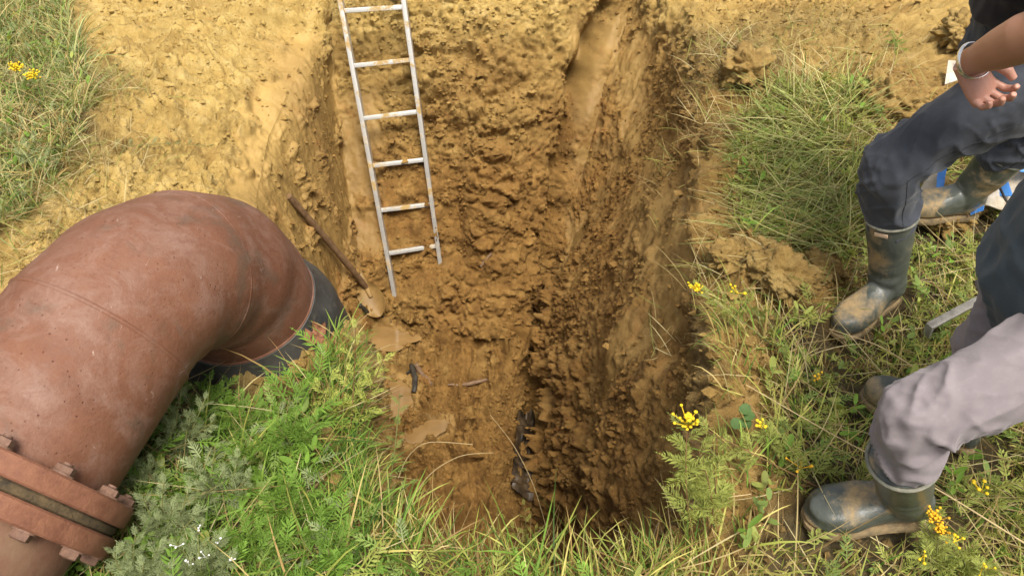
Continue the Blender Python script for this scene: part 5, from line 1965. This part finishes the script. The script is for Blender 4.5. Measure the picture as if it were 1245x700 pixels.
PALE = np.array([.36, .39, .09]); BRIGHT = np.array([.145, .245, .038]); GREYG = np.array([.235, .275, .130]); MIDG = np.array([.17, .235, .06]); OLIVE = np.array([.27, .30, .075])
LEAVES = {
    'pale': [leaf_mesh('leaf', 11, .13, .030, .0072, .25, PALE, seed=s) for s in (1, 2, 3)],
    'tansy': [leaf_mesh('leaf', 11, .13, .036, .0085, .30, OLIVE, seed=s) for s in (4, 5, 6)],
    'bright': [leaf_mesh('leaf', 14, .15, .034, .0055, .35, BRIGHT, seed=s) for s in (7, 8, 9)],
    'grey': [leaf_mesh('leaf', 11, .062, .018, .0030, .15, GREYG, seed=s) for s in (10, 11, 12)],
    'mid': [leaf_mesh('leaf', 10, .10, .026, .0065, .3, MIDG, seed=s) for s in (13, 14)],
}
M['stem'] = mat_simple('green_stem', (0.13, 0.15, 0.04), (0.22, 0.20, 0.07), 30, 0.6, 0, 0)
M['stem_red'] = mat_simple('reddish_stem', (0.12, 0.055, 0.025), (0.22, 0.14, 0.05), 30, 0.6, 0, 0)
M['yellow'] = mat_simple('yellow_button_flower', (0.55, 0.36, 0.006), (0.78, 0.56, 0.015), 120, 0.7, 0, 0.5, 0.002)
M['orange'] = mat_simple('orange_yellow_flower', (0.55, 0.28, 0.008), (0.75, 0.44, 0.015), 120, 0.7, 0, 0.5, 0.002)
M['white_fl'] = mat_simple('white_flower', (0.62, 0.60, 0.58), (0.78, 0.76, 0.74), 120, 0.7, 0, 0.3, 0.002)


def frame_mat(p, x, upv, s):
    x = nrm(x); upv = np.asarray(upv, float)
    z = nrm(upv - x * (x @ upv)); y = np.cross(z, x)
    m = Matrix(((x[0] * s, y[0] * s, z[0] * s, p[0]), (x[1] * s, y[1] * s, z[1] * s, p[1]), (x[2] * s, y[2] * s, z[2] * s, p[2]), (0, 0, 0, 1)))
    return m


def plant(name, label, cat, base, tips, kind, nleaf, lsc, flower=None, fl_r=0.0045, fl_n=9, stem_r=.0022, seed=0, stem='stem', group=None, start=.12):
    """base: place of the root; tips: list of stem end points"""
    r = np.random.default_rng(seed)
    base = np.asarray(base, float)
    root = thing(name, label, cat, tuple(base), group)
    for ti, tip in enumerate(tips):
        tip = np.asarray(tip, float) - base
        mid_ = tip * .5 + np.array([r.normal(0, .02), r.normal(0, .02), .12 * np.linalg.norm(tip) * (0.4 if tip[2] > .1 else 1)])
        pts = [(1 - t) ** 2 * np.zeros(3) + 2 * t * (1 - t) * mid_ + t * t * tip for t in np.linspace(0, 1, 11)]
        mb = MB().tube(pts, [stem_r * (1 - .6 * t) for t in np.linspace(0, 1, 11)], 6)
        link('stem', mb.mesh('stem'), M[stem], root)
        for i in range(nleaf):
            t = start + (1 - start) * (i + .5) / nleaf
            p = (1 - t) ** 2 * 0 + 2 * t * (1 - t) * mid_ + t * t * tip
            tg = nrm(2 * (1 - t) * mid_ + 2 * t * (tip - mid_))
            az = i * 2.4 + r.normal(0, .35) + ti
            a1, b1_, _ = frame(tg, (0, 0, 1) if abs(tg[2]) < .9 else (1, 0, 0))
            d = nrm((a1 * math.cos(az) + b1_ * math.sin(az)) * 1.0 + tg * (.35 + .8 * t) + np.array([0, 0, .15]))
            me = LEAVES[kind][r.integers(0, len(LEAVES[kind]))]
            o = link('leaf', me, None, root)
            o.matrix_local = frame_mat(p, d, tg + np.array([0, 0, .8]), lsc * (1.05 - .55 * t) * r.uniform(.8, 1.15))
        if flower:
            mb = MB()
            iv, if_ = ico(2)
            for k in range(fl_n):
                q = tip + np.array([r.normal(0, fl_r * 3.0), r.normal(0, fl_r * 3.0), r.normal(0, fl_r * 1.9) + fl_r])
                mb.add(q + iv * np.array([fl_r, fl_r, fl_r * .7]) * r.uniform(.75, 1.2), [tuple(f) for f in if_])
                mb.tube([tip - nrm(tip) * .012, q], [.0009, .0007], 5)
            link('flower_head', mb.mesh('flower_head'), M[flower], root)
    return root


def on(x, y, z=None):
    p, _ = hit(x, y)
    return p


def tipd(base, x, y, dd=0.0):
    """stem tip above the ground, seen there, at about the base's distance"""
    d = (np.asarray(base) - CC) @ CF + dd
    return pxd(x, y, d)


b = on(424, 545); plant('feathery_plant', 'pale yellow green feathery plant beside the grey pipe sleeve', 'plant', b, [tipd(b, 432, 398, -.16), tipd(b, 468, 432, -.12)], 'pale', 15, 0.62, seed=21, stem='stem_red', start=.2)
b = on(414, 530); plant('feathery_plant', 'low pale feathery plant at the foot of the grey sleeve', 'plant', b, [tipd(b, 405, 440, -.12), tipd(b, 388, 470, -.1)], 'pale', 9, 0.6, seed=22)
b = on(470, 612); plant('slender_weed', 'slender weed with opposite leaves standing before the small puddles', 'plant', b, [tipd(b, 486, 478, -.16)], 'mid', 11, 0.5, seed=23, start=.25)
b = on(455, 622); plant('slender_weed', 'leafy weed at the rim corner under the slender weed', 'plant', b, [tipd(b, 440, 575, -.08), tipd(b, 500, 585, -.08)], 'mid', 7, 0.6, seed=24)
b = on(640, 668); plant('fern_leaved_weed', 'bright fern-leaved weed on the near rim below black plastic folds', 'plant', b, [tipd(b, 636, 604, -.12), tipd(b, 610, 625, -.1), tipd(b, 655, 640, -.08)], 'pale', 8, 0.52, seed=25)
b = on(850, 672); plant('tansy', 'tall tansy with yellow buttons leaning over the pit beside the right wall', 'plant', b, [tipd(b, 836, 512, -.26)], 'tansy', 16, 0.75, 'yellow', .0032, 34, seed=26, stem='stem_red', start=.35)
b = on(862, 650); plant('tansy', 'leafy tansy without flowers below the tall yellow one', 'plant', b, [tipd(b, 828, 560, -.2), tipd(b, 850, 548, -.2), tipd(b, 868, 575, -.16)], 'tansy', 9, 0.72, seed=27, stem='stem_red', start=.3)
b = on(1010, 600); plant('tansy', 'long reddish tansy stalk leaning across the grass towards the pit', 'plant', b, [tipd(b, 852, 520, -.12)], 'tansy', 13, 0.55, seed=28, stem='stem_red', start=.45)
b = on(940, 420); plant('tansy', 'tansy with bright yellow flowers just over the rim below the wet ledge', 'plant', b, [tipd(b, 846, 350, -.06)], 'tansy', 9, 0.5, 'yellow', .0031, 26, seed=29, start=.4)
b = on(930, 415); plant('tansy', 'small yellow tansy beside the long rough clod', 'plant', b, [tipd(b, 893, 352, -.08)], 'tansy', 8, 0.5, 'yellow', .0045, 6, seed=30, start=.4)
b = on(1130, 690); plant('goldenrod', 'orange yellow flowering stalk in front of the near green boot', 'plant', b, [tipd(b, 1137, 628, -.1), tipd(b, 1143, 645, -.08)], 'tansy', 9, 0.5, 'orange', .0030, 40, seed=31)
b = on(1175, 712); plant('goldenrod', 'leafy yellow flowered plant at the lower corner', 'plant', b, [tipd(b, 1158, 655, -.12), tipd(b, 1120, 672, -.1), tipd(b, 1195, 690, -.1)], 'tansy', 10, 0.62, 'yellow', .0035, 4, seed=32)
b = on(1200, 625); plant('goldenrod', 'single small yellow flower below the grey thigh', 'plant', b, [tipd(b, 1192, 594, -.05)], 'tansy', 5, 0.45, 'yellow', .0045, 6, seed=33)
b = on(945, 545); plant('goldenrod', 'small yellow flowered sprig in grass left of the near boot', 'plant', b, [tipd(b, 926, 518, -.06)], 'tansy', 7, 0.5, 'yellow', .0042, 7, seed=34)
b = on(985, 585); plant('goldenrod', 'little orange yellow sprig above the near boot toe', 'plant', b, [tipd(b, 972, 566, -.05)], 'tansy', 6, 0.45, 'orange', .004, 5, seed=35)
b = on(1000, 475); plant('goldenrod', 'faint orange sprig in the grass between both front boots', 'plant', b, [tipd(b, 994, 457, -.05)], 'tansy', 5, 0.45, 'orange', .004, 6, seed=36)
b = on(28, 130); plant('goldenrod', 'yellow topped weed on the left bank', 'plant', b, [tipd(b, 20, 82, -.08), tipd(b, 40, 92, -.08)], 'mid', 8, 0.75, 'yellow', .0042, 60, seed=37)
b = on(1088, 62); plant('seedling', 'small dark green seedling alone on bare soil near the top', 'plant', b, [tipd(b, 1080, 40, -.04), tipd(b, 1096, 44, -.04), tipd(b, 1088, 52, -.06)], 'bright', 6, 0.45, seed=38)
b = on(48, 200); plant('slender_weed', 'long bent weed lying from the left bank across bare clay', 'plant', b, [on(262, 190) + np.array([0, 0, .05])], 'grey', 22, 1.0, seed=39, start=.05)
b = on(30, 215); plant('slender_weed', 'leafy upright weed at the edge of the left bank', 'plant', b, [tipd(b, 45, 165, -.06), tipd(b, 62, 190, -.05)], 'grey', 9, 1.4, seed=40)
for i, (bx_, by_, tx_, ty_, lab) in enumerate([(165, 600, 160, 545, 'grey green bushy weed touching the flange bolts'), (215, 560, 222, 470, 'tall grey green bushy weed under the pipe bend'), (205, 660, 200, 585, 'grey green bushy weed in front of the flange'),
                                              (255, 620, 262, 540, 'grey green bushy weed in the middle of the lush patch'), (175, 715, 165, 650, 'grey green weed at the bottom edge below the flange'), (250, 710, 240, 640, 'grey green weed with tiny white flowers at the bottom edge')]):
    b = on(bx_, by_)
    tips = [tipd(b, tx_ + dx, ty_ + dy, -.1) for dx, dy in ((0, 0), (-26, 20), (28, 14), (10, 34), (-12, 44), (40, 40))]
    plant('wormwood_bush', lab, 'plant', b, tips, 'grey', 15, 1.0, 'white_fl' if i == 5 else None, .0022, 3, seed=50 + i, start=.1)
for i, (bx_, by_, tx_, ty_, lab) in enumerate([(262, 505, 255, 455, 'bright green ferny weed in the crook of the pipe'), (310, 535, 300, 490, 'bright green ferny weed below the pipe end'), (360, 545, 362, 505, 'bright green ferny weed at the foot of the sleeve'),
                                              (300, 590, 305, 530, 'bright green ferny weed in the middle of the lush patch'), (345, 650, 350, 585, 'bright green ferny weed near the pit corner'), (300, 690, 310, 640, 'bright green ferny weed at the bottom edge'), (395, 690, 390, 640, 'bright green ferny weed nearest the near rim')]):
    b = on(bx_, by_)
    tips = [tipd(b, tx_ + dx, ty_ + dy, -.08) for dx, dy in ((0, 0), (-24, 12), (26, 10), (8, 26))]
    plant('ferny_weed', lab, 'plant', b, tips, 'bright', 8, 0.62, seed=70 + i, start=.1)
# clover leaves by the right wall
b = on(905, 530)
cl = thing('clover', 'round blue green clover leaves in grass beside the right pit rim', 'plant', tuple(b))
for k, (dx, dy) in enumerate([(898, 498), (906, 510), (912, 520), (903, 516)]):
    V, Q, T, C = round_leaf(.030, .028, np.array([.085, .15, .045]), k)
    p = tipd(b, dx, dy, -.06)
    me = mesh_np('leaf', V, None, T, C); me.materials.append(M['leaf'])
    o = link('leaf', me, None, cl)
    o.matrix_local = frame_mat(p - b, (math.cos(k), math.sin(k) * .7, .1), (0, -.4, 1), 1.0)
    link('stem', MB().tube([np.zeros(3), (p - b) * .6 + np.array([0, 0, .01]), p - b], .0009, 5).mesh('stem'), M['stem'], cl)

# dry stalks poking up at the near rim
M['straw'] = mat_simple('dry_straw', (0.34, 0.24, 0.11), (0.50, 0.39, 0.20), 30, 0.7, 0, 0.2, 0.002)
STALKS = [([(668, 655), (650, 590), (625, 540), (596, 504)], 'long dry stalk arching up over the black plastic folds'),
          ([(640, 665), (672, 625), (705, 590)], 'forked dry stalk on the near rim, steeper branch'),
          ([(638, 660), (670, 632), (712, 606)], 'forked dry stalk on the near rim, flatter branch'),
          ([(480, 640), (520, 575), (560, 552), (600, 550)], 'thin dry stalk curving over the pit floor'),
          ([(470, 630), (490, 560), (515, 535), (575, 540)], 'pale dry stalk crossing the puddle at the pit corner'),
          ([(790, 670), (800, 640), (840, 630), (905, 622)], 'dry stalk lying along the near right rim'),
          ([(690, 690), (720, 650), (755, 625)], 'short dry stalk leaning at the bottom of the right wall'),
          ([(1245, 690), (1120, 610), (1020, 560), (900, 490)], 'long brown stalk lying past the grey knee towards the pit'),
          ([(1120, 480), (1060, 440), (1000, 420)], 'thin dry stalk below the standing boot')]
for pts, lab in STALKS:
    b = on(*pts[0])
    P = [b]
    for i, (x, y) in enumerate(pts[1:]): P.append(tipd(b, x, y, -.05 * (i + 1)))
    if lab.startswith('long brown') or lab.startswith('dry stalk lying') or lab.startswith('thin dry stalk below'):
        P = [on(*q) + np.array([0, 0, .07]) for q in pts]
    # smooth
    P = np.array(P); tt = np.linspace(0, len(P) - 1, 18)
    Q = np.stack([np.interp(tt, range(len(P)), P[:, c]) for c in range(3)], 1)
    for _ in range(4): Q[1:-1] = (Q[:-2] + 2 * Q[1:-1] + Q[2:]) / 4
    o = link('dry_stalk', MB().tube(list(Q - Q[0]), list(np.linspace(.0022, .0010, 18)), 6).mesh('dry_stalk'), M['straw'])
    o.location = tuple(Q[0])
    tag(o, lab, 'stalk', 'dry stalks round the pit')

# low leafy weeds between the grass: too many to count
acc = Acc()
protos = {}
for kd, args in {'bright': (10, .09, .024, .005, .3, BRIGHT), 'mid': (8, .075, .020, .0055, .3, MIDG), 'tansy': (8, .08, .022, .006, .3, OLIVE), 'grey': (9, .055, .016, .003, .2, GREYG)}.items():
    protos[kd] = [pinnate(*args, seed=s) for s in (101, 102, 103)]
P = pick_turf(6000)
z = zone(P)
for i, p in enumerate(P):
    r_ = RNG.random()
    if RNG.random() > .45 + .55 * z[i]: continue
    gl = sstep(-1.4, -1.7, p[0])
    if r_ < z[i]: kd = ('bright', 'grey', 'bright', 'mid')[RNG.integers(0, 4)]
    else: kd = 'grey' if RNG.random() < gl else ('tansy', 'mid', 'tansy')[RNG.integers(0, 3)]
    V, Q, T, C = protos[kd][RNG.integers(0, 3)]
    az = RNG.uniform(0, 6.28); el = RNG.uniform(.1, 1.1)
    d = np.array([math.cos(az) * math.cos(el), math.sin(az) * math.cos(el), math.sin(el)])
    s = RNG.uniform(.6, 1.25)
    zz_ = nrm(np.array([0, 0, 1.]) - d * d[2]); yy_ = np.cross(zz_, d)
    R = np.stack([d, yy_, zz_], 0)
    acc.add((V * s) @ R + p + np.array([0, 0, RNG.uniform(.0, .10 if z[i] > .4 else .05)]), Q, T, C * RNG.uniform(.75, 1.25))
# broad little leaves in rosettes among the blades
P = pick_turf(2000)
z = zone(P)
for i, p in enumerate(P):
    if RNG.random() > .35 + .6 * z[i]: continue
    cbase = (BRIGHT if RNG.random() < .3 + .5 * z[i] else OLIVE if RNG.random() < .6 else MIDG) * RNG.uniform(.8, 1.3)
    for k in range(RNG.integers(3, 7)):
        Lf = RNG.uniform(.016, .042)
        V, _, T, C = round_leaf(Lf, Lf * RNG.uniform(.28, .5), cbase * RNG.uniform(.85, 1.2), int(RNG.integers(0, 999)))
        az = RNG.uniform(0, 6.28); el = RNG.uniform(.0, .9)
        d = np.array([math.cos(az) * math.cos(el), math.sin(az) * math.cos(el), math.sin(el)])
        zz_ = nrm(np.array([0, 0, 1.]) - d * d[2]); yy_ = np.cross(zz_, d)
        acc.add(V @ np.stack([d, yy_, zz_], 0) + p + np.array([0, 0, RNG.uniform(.01, .08)]), None, T, C)
tag(link('undergrowth', acc.mesh('undergrowth'), M['leaf']), 'small leafy weeds growing through the grass', 'weeds', kind='stuff')
